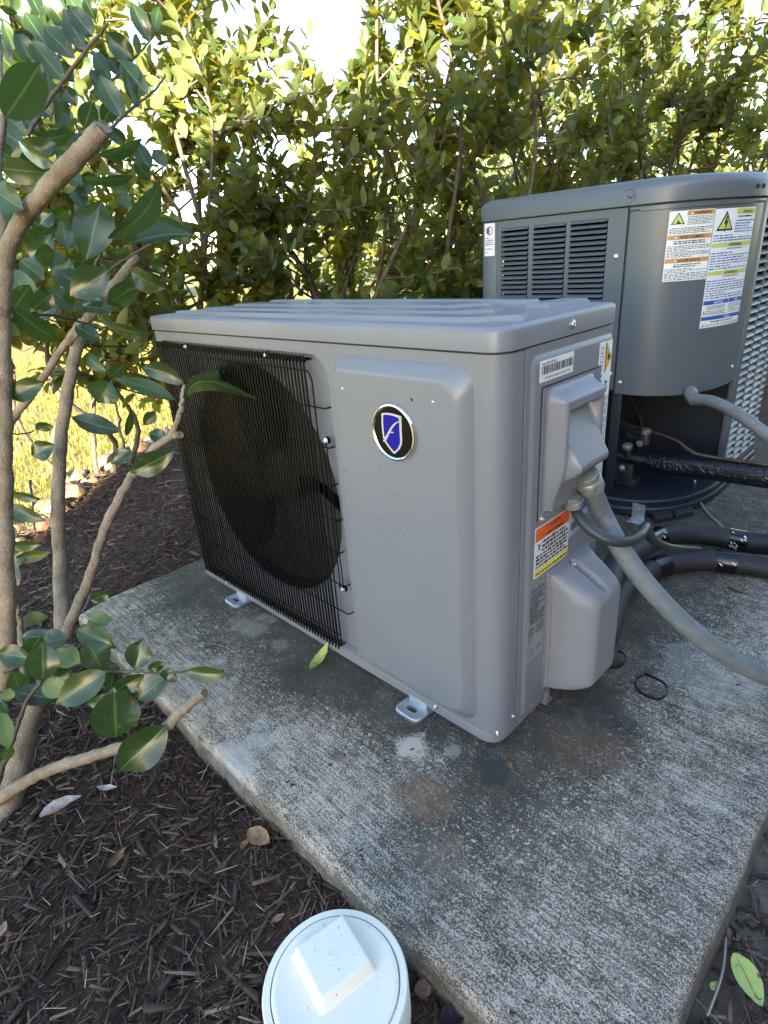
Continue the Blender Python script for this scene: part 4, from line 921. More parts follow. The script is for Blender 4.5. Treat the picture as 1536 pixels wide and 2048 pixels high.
# rubber blocks beside the condenser
for pts, lb in ((((1296, 1030), (1310, 1047), (1346, 1040), (1335, 1024)), 'black rubber block nearest the zinc foot bracket'), (((1340, 1024), (1350, 1040), (1387, 1031), (1379, 1016)), 'black rubber block touching the first one, under the insulated line')):
    b0 = [atz(*q, PAD + .002) for q in pts]; c_ = sum(b0, Vector()) / 4
    o = MB().loft([b0, [q + Vector((0, 0, .014)) for q in b0], [q.lerp(c_, .1) + Vector((0, 0, .017)) for q in b0]]).build('rubber_block', M['foam_block'], None, angle=30)
    tag(o, lb, 'rubber block', 'rubber blocks by the condenser foot')

# ------------------------------------------------------------------ white clean-out in front
cl = thing('cleanout_pipe', 'white plastic drain cleanout pipe with round threaded plug and raised square', 'drain cleanout', (1.068, -.440, -.10))
cx, cy, cz = 1.068, -.440, .098
MB().lathe((cx, cy, -.2), (0, 0, 1), ((0, .066), (.245, .066), (.247, .0735), (.296, .0735), (.2985, .072), (.2985, .0655), (.290, .065)), 72, caps=False).build('pipe', M['pvc'], cl)
plug = MB().lathe((cx, cy, cz), (0, 0, 1), ((-.03, .0645), (-.001, .0645), (.0015, .0635), (.0022, .0605), (.0022, .059), (.0018, .0575), (.0018, .001)), 72).build('plug', M['pvc'], cl)
# raised square, set from the photo's corners
top = [atz(*q, cz + .017) for q in ((687, 1827), (738, 1912), (647, 1998), (586, 1905))]
c_ = sum(top, Vector()) / 4; sq = []
ang = math.atan2((top[1] - top[0]).y, (top[1] - top[0]).x); hw = sum((top[i] - top[i - 1]).length for i in range(4)) / 8
def sqr(h, r, z):
    out = []
    for a, b in rrect(-h, h, -h, h, r, 4):
        out.append((c_.x + a * math.cos(ang) - b * math.sin(ang), c_.y + a * math.sin(ang) + b * math.cos(ang), z))
    return out
nub = MB().loft([sqr(hw + .0065, .004, cz + .0015), sqr(hw + .004, .004, cz + .003), sqr(hw + .0015, .003, cz + .014), sqr(hw + .0004, .003, cz + .0165), sqr(hw - .001, .002, cz + .0172), sqr(hw - .003, .002, cz + .0172), sqr(hw * .5, .002, cz + .0172)]).build('square_nut', M['pvc'], plug, angle=40)
g_ = MB()
for r, a0, a1 in ((.0045, 0, 5.2), (.008, 2.2, 3.6), (.008, 5.2, 6.4), (.0025, 0, 6.2)):
    g_.tube([(c_.x + r * math.cos(a0 + (a1 - a0) * k / 14), c_.y + r * math.sin(a0 + (a1 - a0) * k / 14), cz + .0171) for k in range(15)], .0005, 5)
g_.build('moulding_mark', M['pvc'], nub)

# ------------------------------------------------------------------ small things on the ground
def loose_leaf(name, label, pos, length, width, head, mat, curl=.25, fold=.25, roll=0, tilt=.1, seed=0, cat='leaf', group=None):
    r = random.Random(seed); NL, NW = 12, 4; V, Fc, U = [], [], []
    for i in range(NL + 1):
        t_ = i / NL; wd = width * .5 * (math.sin(math.pi * min(1, t_ * .98 + .02) ** .85) ** .8); zc = curl * length * (4 * (t_ - .5) ** 2 - .2)
        for j in range(NW + 1):
            s_ = (j / NW - .5) * 2; V.append(Vector(((t_ - .5) * length, s_ * wd * (1 - .1 * curl), zc * .5 + fold * wd * s_ * s_ + r.uniform(-.0012, .0012)))); U.append((j / NW, t_))
    for i in range(NL):
        for j in range(NW): a = i * (NW + 1) + j; Fc.append([a, a + 1, a + NW + 2, a + NW + 1])
    mt = Matrix.Rotation(head, 4, 'Z') @ Matrix.Rotation(tilt, 4, 'Y') @ Matrix.Rotation(roll, 4, 'X')
    V = [mt @ v for v in V]; zm = min(v.z for v in V)
    o = link(name, mesh_from(name, [v - Vector((0, 0, zm)) for v in V], Fc, M[mat], uv=U, angle=180)); o.location = pos
    return tag(o, label, cat, group)
def head_px(p, q, z):
    a, b = atz(*p, z), atz(*q, z); return math.atan2(b.y - a.y, b.x - a.x), (b - a).length, (a + b) / 2
GZ = -.068
def leaf_px(label, p, q, wpx, z, mat, **k):
    h, L, c_ = head_px(p, q, z); d = proj(np.array(c_))[2]; c_.z = z if abs(z - GZ) > .03 or c_.x > 1.3 else ground_z(c_.x, c_.y) + (z - GZ) * .3 + .012
    return loose_leaf('fallen_leaf', label, c_, L, wpx / F_PX * d * 1.15, h, mat, **k)
leaf_px('curled silvery brown dead leaf lying on the mulch by the shrub stem', (88, 1655), (168, 1606), 26, GZ, 'dead_pale', curl=.1, fold=.9, seed=1)
leaf_px('tiny pale scrap of dead leaf in the mulch under the low branch', (200, 1594), (240, 1590), 12, GZ, 'dead_pale', curl=.3, fold=.8, seed=2)
leaf_px('thin tan curled leaf standing on edge in the open mulch', (215, 1752), (250, 1708), 16, GZ, 'dead_tan', curl=.6, fold=1.2, roll=.9, seed=3)
leaf_px('pinkish brown dead leaf wedged against the slab edge', (510, 1592), (535, 1632), 26, GZ + .006, 'dead_brown', curl=.2, fold=.5, seed=4)
leaf_px('orange tan leaf, brightest of the dead leaf cluster near the slab', (498, 1668), (540, 1690), 34, GZ + .004, 'dead_tan', curl=.2, fold=.3, seed=5)
leaf_px('dark brown round leaf between the slab edge and the orange one', (548, 1645), (572, 1668), 24, GZ + .004, 'dead_brown', curl=.15, fold=.3, seed=6)
leaf_px('small folded tan leaf just left of the orange one', (484, 1706), (496, 1684), 12, GZ, 'dead_tan', curl=.3, fold=.9, seed=7)
leaf_px('small tan leaf beside the white cleanout rim', (547, 1858), (572, 1840), 12, GZ, 'dead_tan', curl=.2, fold=.4, seed=8)
leaf_px('brown pointed leaf between the white pipe and the slab', (848, 2010), (845, 1965), 30, GZ, 'dead_brown', curl=.2, fold=.3, seed=9)
leaf_px('dark plum leaf at the bottom edge beside the cleanout', (880, 2055), (935, 2025), 36, GZ, 'dead_dark', curl=.2, fold=.5, seed=10)
leaf_px('rusty brown leaf lying on the slab by the foam pipes', (1452, 1172), (1497, 1190), 12, PAD + .001, 'dead_brown', curl=.15, fold=.5, seed=11)
leaf_px('small reddish leaf fragment on the slab below the heat pump corner', (1012, 1522), (1026, 1540), 10, PAD + .001, 'dead_brown', curl=.1, fold=.2, seed=12)
leaf_px('large yellow green fallen leaf with brown spots on the bare soil', (1468, 1912), (1524, 2016), 44, -.066, 'fallen_green', curl=.06, fold=.25, seed=13)
leaf_px('tiny round green leaf on the bare soil beside the spotted one', (1421, 1980), (1436, 1964), 12, -.068, 'fallen_green', curl=.1, fold=.2, seed=14)
leaf_px('narrow curled brown leaf on the soil against the slab', (1455, 1858), (1463, 1890), 9, -.068, 'dead_brown', curl=.3, fold=.9, seed=15)
leaf_px('green shrivelled leaf on the slab beside the heat pump front', (622, 1340), (662, 1302), 20, PAD + .003, 'fallen_green', curl=.45, fold=.8, tilt=-.35, seed=16)
leaf_px('pale tan leaf lying at the left side of the mulch', (6, 1900), (22, 1862), 18, GZ, 'dead_tan', curl=.2, fold=.3, seed=17)
leaf_px('pale green fallen leaf on the mulch behind the middle stem', (128, 1072), (146, 1063), 10, GZ + .02, 'leaf_pale', curl=.1, fold=.2, seed=18)
leaf_px('pale curled leaf on the far mulch near the rocks', (206, 974), (232, 963), 8, GZ + .035, 'dead_pale', curl=.1, fold=.3, seed=19)
leaf_px('dry leaf by the back corner of the slab, left of the heat pump', (376, 1106), (400, 1112), 9, GZ + .02, 'dead_brown', curl=.1, fold=.4, seed=20)
def tie(label, pts, z=PAD):
    P = [atz(x, y, z + h) for x, y, h in pts]; path = smooth_path(P, 7); mb = MB(); loops = []
    for i, q in enumerate(path):
        t_ = (path[min(i + 1, len(path) - 1)] - path[max(i - 1, 0)]).normalized(); s_ = Vector((t_.y, -t_.x, 0)).normalized() * .0008; u_ = Vector((0, 0, .0028))
        loops.append([q - s_ - u_, q + s_ - u_, q + s_ + u_, q - s_ + u_])
    return tag(mb.loft(loops).build('cable_tie', M['tie'], None, angle=50), label, 'cable tie', 'cut cable ties on the slab')
tie('cut black cable tie ring lying open on the slab beside the pipe cover', [(1285, 1349, .005), (1272, 1360, .004), (1275, 1378, .004), (1295, 1392, .004), (1318, 1398, .005), (1333, 1388, .008), (1334, 1374, .012), (1322, 1362, .014), (1305, 1354, .013), (1288, 1347, .010)])
tie('black cable tie loop half hidden behind the pipe cover', [(1213, 1335, .006), (1232, 1334, .006), (1246, 1328, .008), (1251, 1316, .012), (1246, 1306, .014), (1236, 1302, .014)])
tie('flat black cable tie tucked under the pipe cover', [(1150, 1362, .004), (1170, 1364, .004), (1192, 1362, .004), (1204, 1350, .006)])
for lb, p, q, z in (('straight pale stick lying on the slab near the cut tie', (1350, 1376), (1375, 1390), PAD), ('pale straw stem lying across the mulch by the silvery leaf', (143, 1693), (225, 1665), GZ + .004), ('thin stick lying beside the slab on the bare soil', (1452, 1875), (1415, 2030), -.07)):
    a, b = atz(*p, z + .003), atz(*q, z + .003); tag(MB().tube(smooth_path([a, a.lerp(b, .5) + Vector((.004, .003, .002)), b], 5), .0016, 7).build('dry_stick', M['straw'] if z < -.05 else M['sticker_grey'], None), lb, 'stick')
# ------------------------------------------------------------------ rocks along the lawn edge
edge = [(.35, -1.42), (-.05, -1.02), (-.45, -.62), (-.62, -.42), (-.80, -.27), (-1.0, -.06), (-1.2, .12), (-1.38, .30), (-1.52, .5), (-1.63, .75), (-1.66, 1.0), (-1.62, 1.3), (-1.58, 1.7), (-1.62, 2.1), (-1.66, 2.6)]
ep = smooth_path([Vector((x, y, 0)) for x, y in edge], 6)
def rock_mesh(seed):
    r = random.Random(seed); bm = bmesh.new(); bmesh.ops.create_icosphere(bm, subdivisions=2, radius=.5)
    pl = [(Vector((r.gauss(0, 1), r.gauss(0, 1), r.gauss(0, 1))).normalized(), r.uniform(.30, .44)) for _ in range(9)]
    for v in bm.verts:
        for n, d in pl:
            k = v.co.dot(n)
            if k > d: v.co -= n * (k - d) * .9
        v.co += Vector((r.uniform(-.02, .02),) * 3)
    me = bpy.data.meshes.new('rock'); bm.to_mesh(me); bm.free(); me.materials.append(M['rock'])
    me.polygons.foreach_set('use_smooth', [True] * len(me.polygons)); me.set_sharp_from_angle(angle=math.radians(32)); return me
rocks = [rock_mesh(k) for k in range(8)]; rr = random.Random(5); k = 0
while k < len(ep):
    p = ep[k]
    for rep in range(2 if rr.random() < .65 else 1):
        s_ = rr.uniform(.045, .115) * (1 if rep == 0 else .6); o = link('rock', rocks[rr.randrange(8)])
        x, y = p.x + rr.uniform(-.07, .05), p.y + rr.uniform(-.06, .06); qx, qy, qz = proj(np.array((x, y, -.1)))
        if qz < .1 or qx < -160 or qx > 1100: COL.objects.unlink(o); bpy.data.objects.remove(o); continue
        o.location = (x, y, ground_z(x, y) + s_ * .12 - .01); o.scale = (s_ * rr.uniform(.9, 1.5), s_ * rr.uniform(.8, 1.2), s_ * rr.uniform(.55, .85)); o.rotation_euler = (rr.uniform(-.4, .4), rr.uniform(-.4, .4), rr.uniform(0, 6.3))
        tag(o, 'tan brown stone in the row edging the mulch bed at the lawn', 'rock', 'stones edging the mulch bed')
    k += 1

# ------------------------------------------------------------------ mulch chips, straw, grass (uncountable)
def scatter_boxes(name, pos, L, Wd, T, yaw, pitch, mat, bend=None):
    """many small slivers as one mesh: each a tapered bar"""
    n = len(pos); u = np.array([[-.5, -.5, -.5], [.5, -.3, -.4], [.5, .3, -.4], [-.5, .5, -.5], [-.5, -.45, .5], [.5, -.25, .3], [.5, .3, .3], [-.5, .4, .5]])
    u = u[None] * np.stack([L, Wd, T], 1)[:, None, :]; u = u * (1 + rng.normal(0, .16, u.shape))
    cp_, sp_ = np.cos(pitch)[:, None], np.sin(pitch)[:, None]; x = u[..., 0] * cp_ - u[..., 2] * sp_; z = u[..., 0] * sp_ + u[..., 2] * cp_
    cy_, sy_ = np.cos(yaw)[:, None], np.sin(yaw)[:, None]; V = np.stack([x * cy_ - u[..., 1] * sy_, x * sy_ + u[..., 1] * cy_, z], -1) + pos[:, None, :]
    Fq = np.array([[0, 3, 2, 1], [4, 5, 6, 7], [0, 1, 5, 4], [1, 2, 6, 5], [2, 3, 7, 6], [3, 0, 4, 7]])
    return quads(name, V.reshape(-1, 3), (Fq[None] + 8 * np.arange(n)[:, None, None]).reshape(-1, 4), mat)
def quads(name, V, Q, mat, uv=None, smooth=False):
    me = bpy.data.meshes.new(name); me.vertices.add(len(V)); me.vertices.foreach_set('co', np.ascontiguousarray(V, np.float32).ravel())
    k = Q.shape[1]; me.loops.add(Q.size); me.loops.foreach_set('vertex_index', np.ascontiguousarray(Q, np.int32).ravel())
    me.polygons.add(len(Q)); me.polygons.foreach_set('loop_start', np.arange(0, Q.size, k, dtype=np.int32))
    if uv is not None: me.uv_layers.new(name='UVMap').data.foreach_set('uv', np.ascontiguousarray(uv[Q.ravel()], np.float32).ravel())
    if smooth: me.polygons.foreach_set('use_smooth', np.ones(len(Q), bool))
    me.update(calc_edges=True); me.materials.append(mat); return me
def bed_points(n, x0, x1, y0, y1, keep, zf, bias=None):
    out = []
    while len(out) < n:
        x, y = rng.uniform(x0, x1), rng.uniform(y0, y1)
        if not keep(x, y): continue
        out.append((x, y, zf(x, y)))
    return np.array(out)
def free_bed(x, y):
    if not in_bed(x + .02, y + .02) or x > 1.33: return False
    if -.115 < x < 1.32 and -.312 < y: return False
    return True
def near(x, y):   # denser by the camera
    return free_bed(x, y) and (y < -.2 or x < -.1) and rng.random() < (1 if math.hypot(x - .75, y + .6) < 1.0 else .5)
n = 60000; P_ = bed_points(n, -1.75, 1.3, -1.05, 1.6, near, ground_z)
size = np.exp(rng.normal(-.25, .55, n)); L_ = np.clip(.0185 * size, .005, .06); big_ = rng.random(n) < .02
L_[big_] = rng.uniform(.03, .065, big_.sum()); W__ = np.minimum(L_ * rng.uniform(.035, .16, n), .0055); W__[big_] = rng.uniform(.004, .010, big_.sum())
P_[:, 2] += rng.uniform(-.002, .011, n)
struct(link('mulch_chips', scatter_boxes('mulch_chips', P_, L_, W__, np.clip(W__ * .45, .001, .004), rng.uniform(0, 6.283, n), rng.normal(0, .22, n), M['chip'])), 'stuff')
n = 3000; P_ = bed_points(n, -1.6, 1.3, -1.05, 1.2, near, ground_z); P_[:, 2] += rng.uniform(.006, .016, n); L_ = np.clip(np.exp(rng.normal(-3.9, .5, n)), .008, .06)
struct(link('mulch_straw', scatter_boxes('mulch_straw', P_, L_, rng.uniform(.0005, .0012, n), np.full(n, .0007), rng.uniform(0, 6.283, n), rng.normal(0, .22, n), M['straw'])), 'stuff')
soil_keep = lambda x, y: x > 1.325 or (y < -.325)
n = 2600; P_ = bed_points(n, 1.2, 1.6, -.7, .6, soil_keep, lambda x, y: -.08); P_[:, 2] += rng.uniform(-.003, .007, n)
struct(link('soil_litter', scatter_boxes('soil_litter', P_, rng.uniform(.006, .035, n), rng.uniform(.001, .006, n), np.full(n, .0018), rng.uniform(0, 6.283, n), rng.normal(0, .25, n), M['chip'])), 'stuff')
n = 700; P_ = bed_points(n, 1.2, 1.6, -.7, .6, soil_keep, lambda x, y: -.074)
struct(link('soil_straw', scatter_boxes('soil_straw', P_, rng.uniform(.02, .07, n), rng.uniform(.0007, .0014, n), np.full(n, .0009), rng.uniform(0, 6.283, n), rng.normal(0, .2, n), M['straw'])), 'stuff')
# crumbs on the slab
n = 420; ok = lambda x, y: -.1 < x < 1.3 and -.3 < y < 1.2 and not (0 < x < .97 and 0 < y < .31) and not (.2 < x < .9 and y > 1.0)
P_ = bed_points(n, -.1, 1.3, -.3, 1.2, ok, lambda x, y: PAD + .0012)
struct(link('slab_crumbs', scatter_boxes('slab_crumbs', P_, rng.uniform(.002, .008, n), rng.uniform(.001, .004, n), np.full(n, .0016), rng.uniform(0, 6.283, n), rng.normal(0, .1, n), M['chip'])), 'stuff')
# lawn blades near the bed
def lawn_keep(x, y): return not in_bed(x + .05, y + .05)
n = 52000
r_ = 1.0 + rng.random(n * 3) ** .8 * 7.5; th = rng.uniform(math.radians(108), math.radians(205), n * 3)
xy = np.stack([.6 + r_ * np.cos(th), -.3 + r_ * np.sin(th)], 1); keep_ = np.array([lawn_keep(a, b) for a, b in xy]); xy = xy[keep_][:n]; n = len(xy)
h_ = rng.uniform(.007, .021, n) * (1 + .03 * r_[keep_][:n]); yaw = rng.uniform(0, 6.283, n); lean = rng.normal(0, .5, n); wd = rng.uniform(.0014, .003, n) * (1 + .25 * r_[keep_][:n])
c_, s_ = np.cos(yaw), np.sin(yaw); z0 = np.full(n, -.16)
b0 = np.stack([xy[:, 0] - wd * c_, xy[:, 1] - wd * s_, z0], 1); b1 = np.stack([xy[:, 0] + wd * c_, xy[:, 1] + wd * s_, z0], 1)
tp = np.stack([xy[:, 0] - s_ * h_ * np.sin(lean), xy[:, 1] + c_ * h_ * np.sin(lean), z0 + h_ * np.cos(lean) + .02], 1)
V = np.stack([b0, b1, tp], 1).reshape(-1, 3); struct(link('lawn_grass', quads('lawn_grass', V, np.arange(3 * n).reshape(-1, 3), M['grass'])), 'stuff')

# ------------------------------------------------------------------ leaves and shrubs
def leaf_variant(seed, nl=5, nw=2):
    """unit leaf along +Y, lying in XY, normal +Z: pointed oval folded along its midrib"""
    r = random.Random(seed); bend = r.uniform(.02, .28); fold = r.uniform(.10, .42); tw = r.uniform(-.25, .25); wr = r.uniform(.235, .30); sk = r.uniform(-.05, .05)
    V, U, Q = [], [], []
    for i in range(nl + 1):
        t_ = i / nl; wdt = wr * (math.sin(math.pi * t_ ** .82) ** .72 if 0 < t_ < 1 else 0.012); zc = -bend * t_ * t_ + .03 * math.sin(6 * t_ + seed)
        for j in range(nw + 1):
            s_ = (j / nw - .5) * 2; x, z = s_ * wdt, fold * abs(s_) * wdt
            a = tw * t_; V.append((x * math.cos(a) - z * math.sin(a) + sk * math.sin(math.pi * t_), t_, zc + x * math.sin(a) + z * math.cos(a))); U.append((j / nw, t_))
    for i in range(nl):
        for j in range(nw): a = i * (nw + 1) + j; Q.append((a, a + 1, a + nw + 2, a + nw + 1))
    return np.array(V), np.array(U), np.array(Q)
LV = [leaf_variant(k) for k in range(8)]
LEAFME = {}
def leaf_mesh(k, mat):
    if (k, mat) not in LEAFME: LEAFME[(k, mat)] = quads('leaf', LV[k][0], LV[k][2], M[mat], LV[k][1], True)
    return LEAFME[(k, mat)]
class Leaves:
    def __init__(s): s.pos, s.dir, s.nor, s.sz, s.var = [], [], [], [], []
    def add(s, p, d, n, size): s.pos.append(p[:]); s.dir.append(d[:]); s.nor.append(n[:]); s.sz.append(size); s.var.append(random.randrange(8))
    def mats(s):
        P, D, N, Z = map(lambda a: np.array(a, float), (s.pos, s.dir, s.nor, s.sz))
        D /= np.linalg.norm(D, axis=1)[:, None]; Xa = np.cross(D, N); Xa /= np.maximum(1e-6, np.linalg.norm(Xa, axis=1))[:, None]; Nn = np.cross(Xa, D)
        return P, np.stack([Xa, D, Nn], 2) * Z[:, None, None]
def joined(name, L, idx, mat, parent):
    P, R = L.mats(); var = np.array(L.var); Vs, Us, Qs, o = [], [], [], 0
    for k in range(8):
        ii = idx[var[idx] == k]
        if not len(ii): continue
        v = np.einsum('nij,kj->nki', R[ii], LV[k][0]) + P[ii][:, None]; m = len(LV[k][0]); Vs.append(v.reshape(-1, 3)); Us.append(np.tile(LV[k][1], (len(ii), 1)))
        Qs.append((LV[k][2][None] + o + m * np.arange(len(ii))[:, None, None]).reshape(-1, 4)); o += m * len(ii)
    return struct(link(name, quads(name, np.concatenate(Vs), np.concatenate(Qs), M[mat], np.concatenate(Us), True), parent), 'stuff')
HEDGE = []
def shrub(label, base, height, spread, seed, nst=5, twig=11, leaf=(.050, .080), mat='leaf', lean=(0, 0), group='privet shrubs of the hedge', r0=.013, bare=.07, name='privet_shrub', single=300, dens=1.0, crown=1.0):
    r = random.Random(seed); B = Vector(base); o = thing(name, label, 'shrub', base, group); wood, tw, L = MB(), MB(), Leaves()
    rv = lambda s_=1: Vector((r.gauss(0, 1), r.gauss(0, 1), r.gauss(0, 1))) * s_
    def leaves_on(path, ls):
        n = max(2, int(sum((path[i + 1] - path[i]).length for i in range(len(path) - 1)) / .030 * dens)); sd_ = r.uniform(0, 6.28)
        for k in range(n):
            f = (k + .6) / n * (len(path) - 1); i = min(int(f), len(path) - 2); p = path[i].lerp(path[i + 1], f - i); t_ = (path[i + 1] - path[i]).normalized()
            a = t_.orthogonal().normalized(); b = t_.cross(a); an = sd_ + (k % 2) * 1.57 + r.uniform(-.5, .5)
            for q in (0, 3.14159):
                if r.random() < .12: continue
                rad = a * math.cos(an + q) + b * math.sin(an + q); d = (t_ * .55 + rad * .85 + Vector((0, 0, .10)) + rv(.28)).normalized()
                nn = (t_ * .7 - rad * .4 + Vector((0, 0, .35)) + rv(.5)).normalized(); L.add(p + rad * .002, d, nn, r.uniform(*ls) * (.72 if k > n - 3 else 1))
        L.add(path[-1], (path[-1] - path[-2]).normalized(), rv(1).normalized(), ls[0])
    for s_ in range(nst):
        az = 6.283 * (s_ + r.uniform(-.3, .3)) / nst; out = Vector((math.cos(az), math.sin(az), 0)); tip = B + out * spread * r.uniform(.35, .95) + Vector((lean[0], lean[1], height * r.uniform(.72, 1.03)))
        st = B + out * r.uniform(.01, .05); pts = [st]
        for k in range(1, 6):
            f = k / 5; p = st.lerp(tip, f) ; p += Vector((r.gauss(0, .06), r.gauss(0, .06), 0)) - out * .10 * spread * math.sin(math.pi * f); pts.append(p)
        path = smooth_path(pts, 4); rad = interp([r0 * r.uniform(.8, 1.2), r0 * .62, .0028], len(path)); wood.tube(path, rad, 7)
        leaves_on(path[-7:], leaf)
        for q in range(twig):
            f = bare + (1 - bare) * (q + r.random()) / twig; i = min(int(f * (len(path) - 1)), len(path) - 2); p = path[i]; ta = r.uniform(0, 6.283)
            d = (Vector((math.cos(ta), math.sin(ta), r.uniform(-.15, .75))) + out * .45).normalized(); ln = spread * crown * r.uniform(.55, 1.15) * (1 - .45 * f); pa = [p]
            for k in range(4): d = (d + Vector((0, 0, .08)) + rv(.16)).normalized(); pa.append(pa[-1] + d * ln / 4)
            pa = smooth_path(pa, 2); tw.tube(pa, interp([.0042, .0016], len(pa)), 5); leaves_on(pa[3:], leaf)
            for k2 in range(r.choice((2, 3, 3))):
                i = r.randrange(2, len(pa) - 1); d2 = ((pa[i] - pa[i - 1]).normalized() + rv(.55) + Vector((0, 0, .3))).normalized(); l2 = ln * r.uniform(.3, .6)
                pb = [pa[i], pa[i] + d2 * l2 * .5, pa[i] + d2 * l2 + Vector((0, 0, .02))]; pb = smooth_path(pb, 2); tw.tube(pb, interp([.0026, .0012], len(pb)), 4, caps=False); leaves_on(pb, leaf)
    wood.build('stem', M['stem_dark'], o, angle=60); tw.build('twig', M['twig'], o, angle=60)
    HEDGE.append((o, L, mat, single)); return o
def RD(s_, d): return (CAM[0] - .7246 * d + .690 * s_, CAM[1] + .6892 * d + .7246 * s_)
def gb(x, y): return (x, y, ground_z(x, y) - .01 if in_bed(x, y) else -.165)
hedge = [('left end privet shrub of the hedge, behind the foreground stems', (-1.25, 2.45), 1.5, .60, 21, 5), ('privet shrub behind the left end of the heat pump', (-.62, 2.3), 2.15, .60, 22, 6),
         ('privet shrub behind the middle of the heat pump lid', (-.10, 2.45), 1.62, .6, 23, 6), ('tall bare stemmed privet shrub left of the big condenser', (.34, 2.55), 2.45, .58, 24, 6),
         ('dense privet shrub behind the left part of the big condenser', (.92, 2.95), 2.2, .66, 25, 6), ('dense privet shrub behind the middle of the big condenser', (1.45, 3.2), 2.15, .7, 26, 6), ('privet shrub at the right picture edge above the condenser', (2.05, 3.25), 1.7, .66, 27, 5)]
for lb, (s_, d), h, sp_, sd_, ns in hedge:
    x, y = RD(s_, d); shrub(lb, gb(x, y), h, sp_, sd_, ns, 12 if sd_ > 21 else 8, bare=.07 if sd_ > 22 else (.42 if sd_ == 21 else .2), leaf=(.038, .062) if sd_ > 24 else (.048, .078), dens=1.75 if sd_ > 24 else 1.35)
back = [('sunlit bush on the lawn behind the hedge above the heat pump lid', (.35, 5.8), 1.9, 1.0, 32), ('sunlit yellow green bush behind the hedge at the right edge', (3.3, 6.2), 2.6, 1.1, 33), ('sunlit bush behind the hedge over the condenser left end', (1.7, 6.6), 2.4, 1.1, 34)]
for lb, (s_, d), h, sp_, sd_ in (('sunlit shrub on the lawn seen over the top of the condenser', (1.6, 4.7), 2.2, .8, 44),):
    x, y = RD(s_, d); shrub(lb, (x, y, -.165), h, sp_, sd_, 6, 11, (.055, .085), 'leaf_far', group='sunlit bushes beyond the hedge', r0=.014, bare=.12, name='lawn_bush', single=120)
for lb, (s_, d), h, sp_, sd_ in back:
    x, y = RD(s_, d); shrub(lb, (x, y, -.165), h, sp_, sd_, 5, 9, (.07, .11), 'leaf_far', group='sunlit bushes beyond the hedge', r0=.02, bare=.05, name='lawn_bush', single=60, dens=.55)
# ------------------------------------------------------------------ the foreground shrub: its stems and broad leaves, one by one
fs = thing('foreground_shrub', 'pruned broad leaved shrub in front at the left edge, with cut pale stems', 'shrub', atz(10, 1690, -.095))
def stem(pts, r, name='stem', mat='bark', seg=12, cut=False):
    path = smooth_path([at(*p) for p in pts], 7); rad = interp([q * (.88 if q > .007 else 1) for q in r], len(path)); rr_ = random.Random(len(pts) * 7 + int(pts[0][0]))
    path = [q + Vector((rr_.gauss(0, .0012), rr_.gauss(0, .0012), 0)) if 0 < i < len(path) - 1 else q for i, q in enumerate(path)]
    rad = [q * (1 + rr_.uniform(-.05, .05)) for q in rad]
    tb = MB().tube(path, rad, seg)
    for q in tb.V[-seg:]:
        if cut: q += (path[-1] - path[-2]).normalized() * rr_.uniform(-.004, .003)
    o = tb.build(name, M[mat], fs, angle=60)
    return path
# (px, py, distance along the view), radii in metres
stem([(-12, 1760, .96), (8, 1660, 1.0), (35, 1540, 1.05), (62, 1430, 1.10), (95, 1330, 1.16), (125, 1255, 1.22), (118, 1100, 1.30), (115, 1000, 1.33), (122, 880, 1.36), (140, 760, 1.38), (165, 660, 1.40), (205, 600, 1.41), (245, 550, 1.42), (275, 512, 1.43)], [.026, .0235, .0195, .0172, .0165, .0155, .0135, .0118], cut=True)
stem([(122, 1290, 1.17), (150, 1225, 1.18), (180, 1150, 1.19), (215, 1045, 1.20), (250, 975, 1.21), (275, 938, 1.22), (310, 895, 1.22), (345, 872, 1.22), (360, 870, 1.22)], [.0125, .0115, .0105, .0105, .0095, .0085], cut=True)
stem([(340, 872, 1.22), (358, 835, 1.21), (365, 800, 1.2), (368, 770, 1.19)], [.0065, .0055, .003])
stem([(-25, 1470, 1.14), (0, 1390, 1.13), (14, 1290, 1.12), (12, 1150, 1.10), (8, 1000, 1.08), (8, 850, 1.05), (6, 700, 1.02), (5, 600, 1.0), (12, 520, .98), (35, 455, .96), (80, 395, .93), (130, 340, .90), (175, 292, .88), (208, 252, .87)], [.0165, .0165, .0165, .0158, .015, .0148, .0158, .0165, .0155], cut=True)
stem([(4, 560, 1.0), (-2, 430, 1.0), (-6, 330, 1.02), (4, 230, 1.05), (-3, 120, 1.08), (-8, 40, 1.1)], [.0135, .011, .008, .006])
stem([(-10, 1605, 1.0), (40, 1570, .985), (100, 1540, .97), (160, 1520, .96), (225, 1500, .95), (290, 1480, .94), (330, 1455, .93), (372, 1415, .92), (410, 1385, .915)], [.0125, .0115, .0108, .0105, .0105, .0098, .0095, .0085], cut=True)
stem([(15, 850, 1.5), (70, 780, 1.48), (130, 690, 1.46), (165, 640, 1.44)], [.012, .011, .010])
stem([(28, 1180, 1.3), (38, 1240, 1.28), (44, 1300, 1.26), (48, 1350, 1.24)], [.005, .006, .006], mat='bark')
TW = lambda pts, r=(.0032, .0016): stem(pts, list(r), 'twig', 'twig', 7)
TW([(0, 1550, 1.0), (30, 1470, 1.0), (52, 1405, .99), (85, 1362, .98), (110, 1325, .98)], (.0048, .0024)); TW([(8, 1345, 1.03), (60, 1320, 1.02), (90, 1300, 1.0), (140, 1290, .99)])
TW([(95, 1330, 1.1), (150, 1350, 1.02), (210, 1345, .98), (270, 1342, .96), (310, 1348, .95), (366, 1344, .94)], (.0035, .002)); TW([(165, 1225, 1.17), (178, 1200, 1.17), (182, 1188, 1.17)]); TW([(0, 1385, 1.03), (18, 1440, 1.0), (30, 1470, 1.0)], (.003, .003)); TW([(326, 1452, .93), (334, 1462, .928), (340, 1472, .927)], (.0035, .0025))
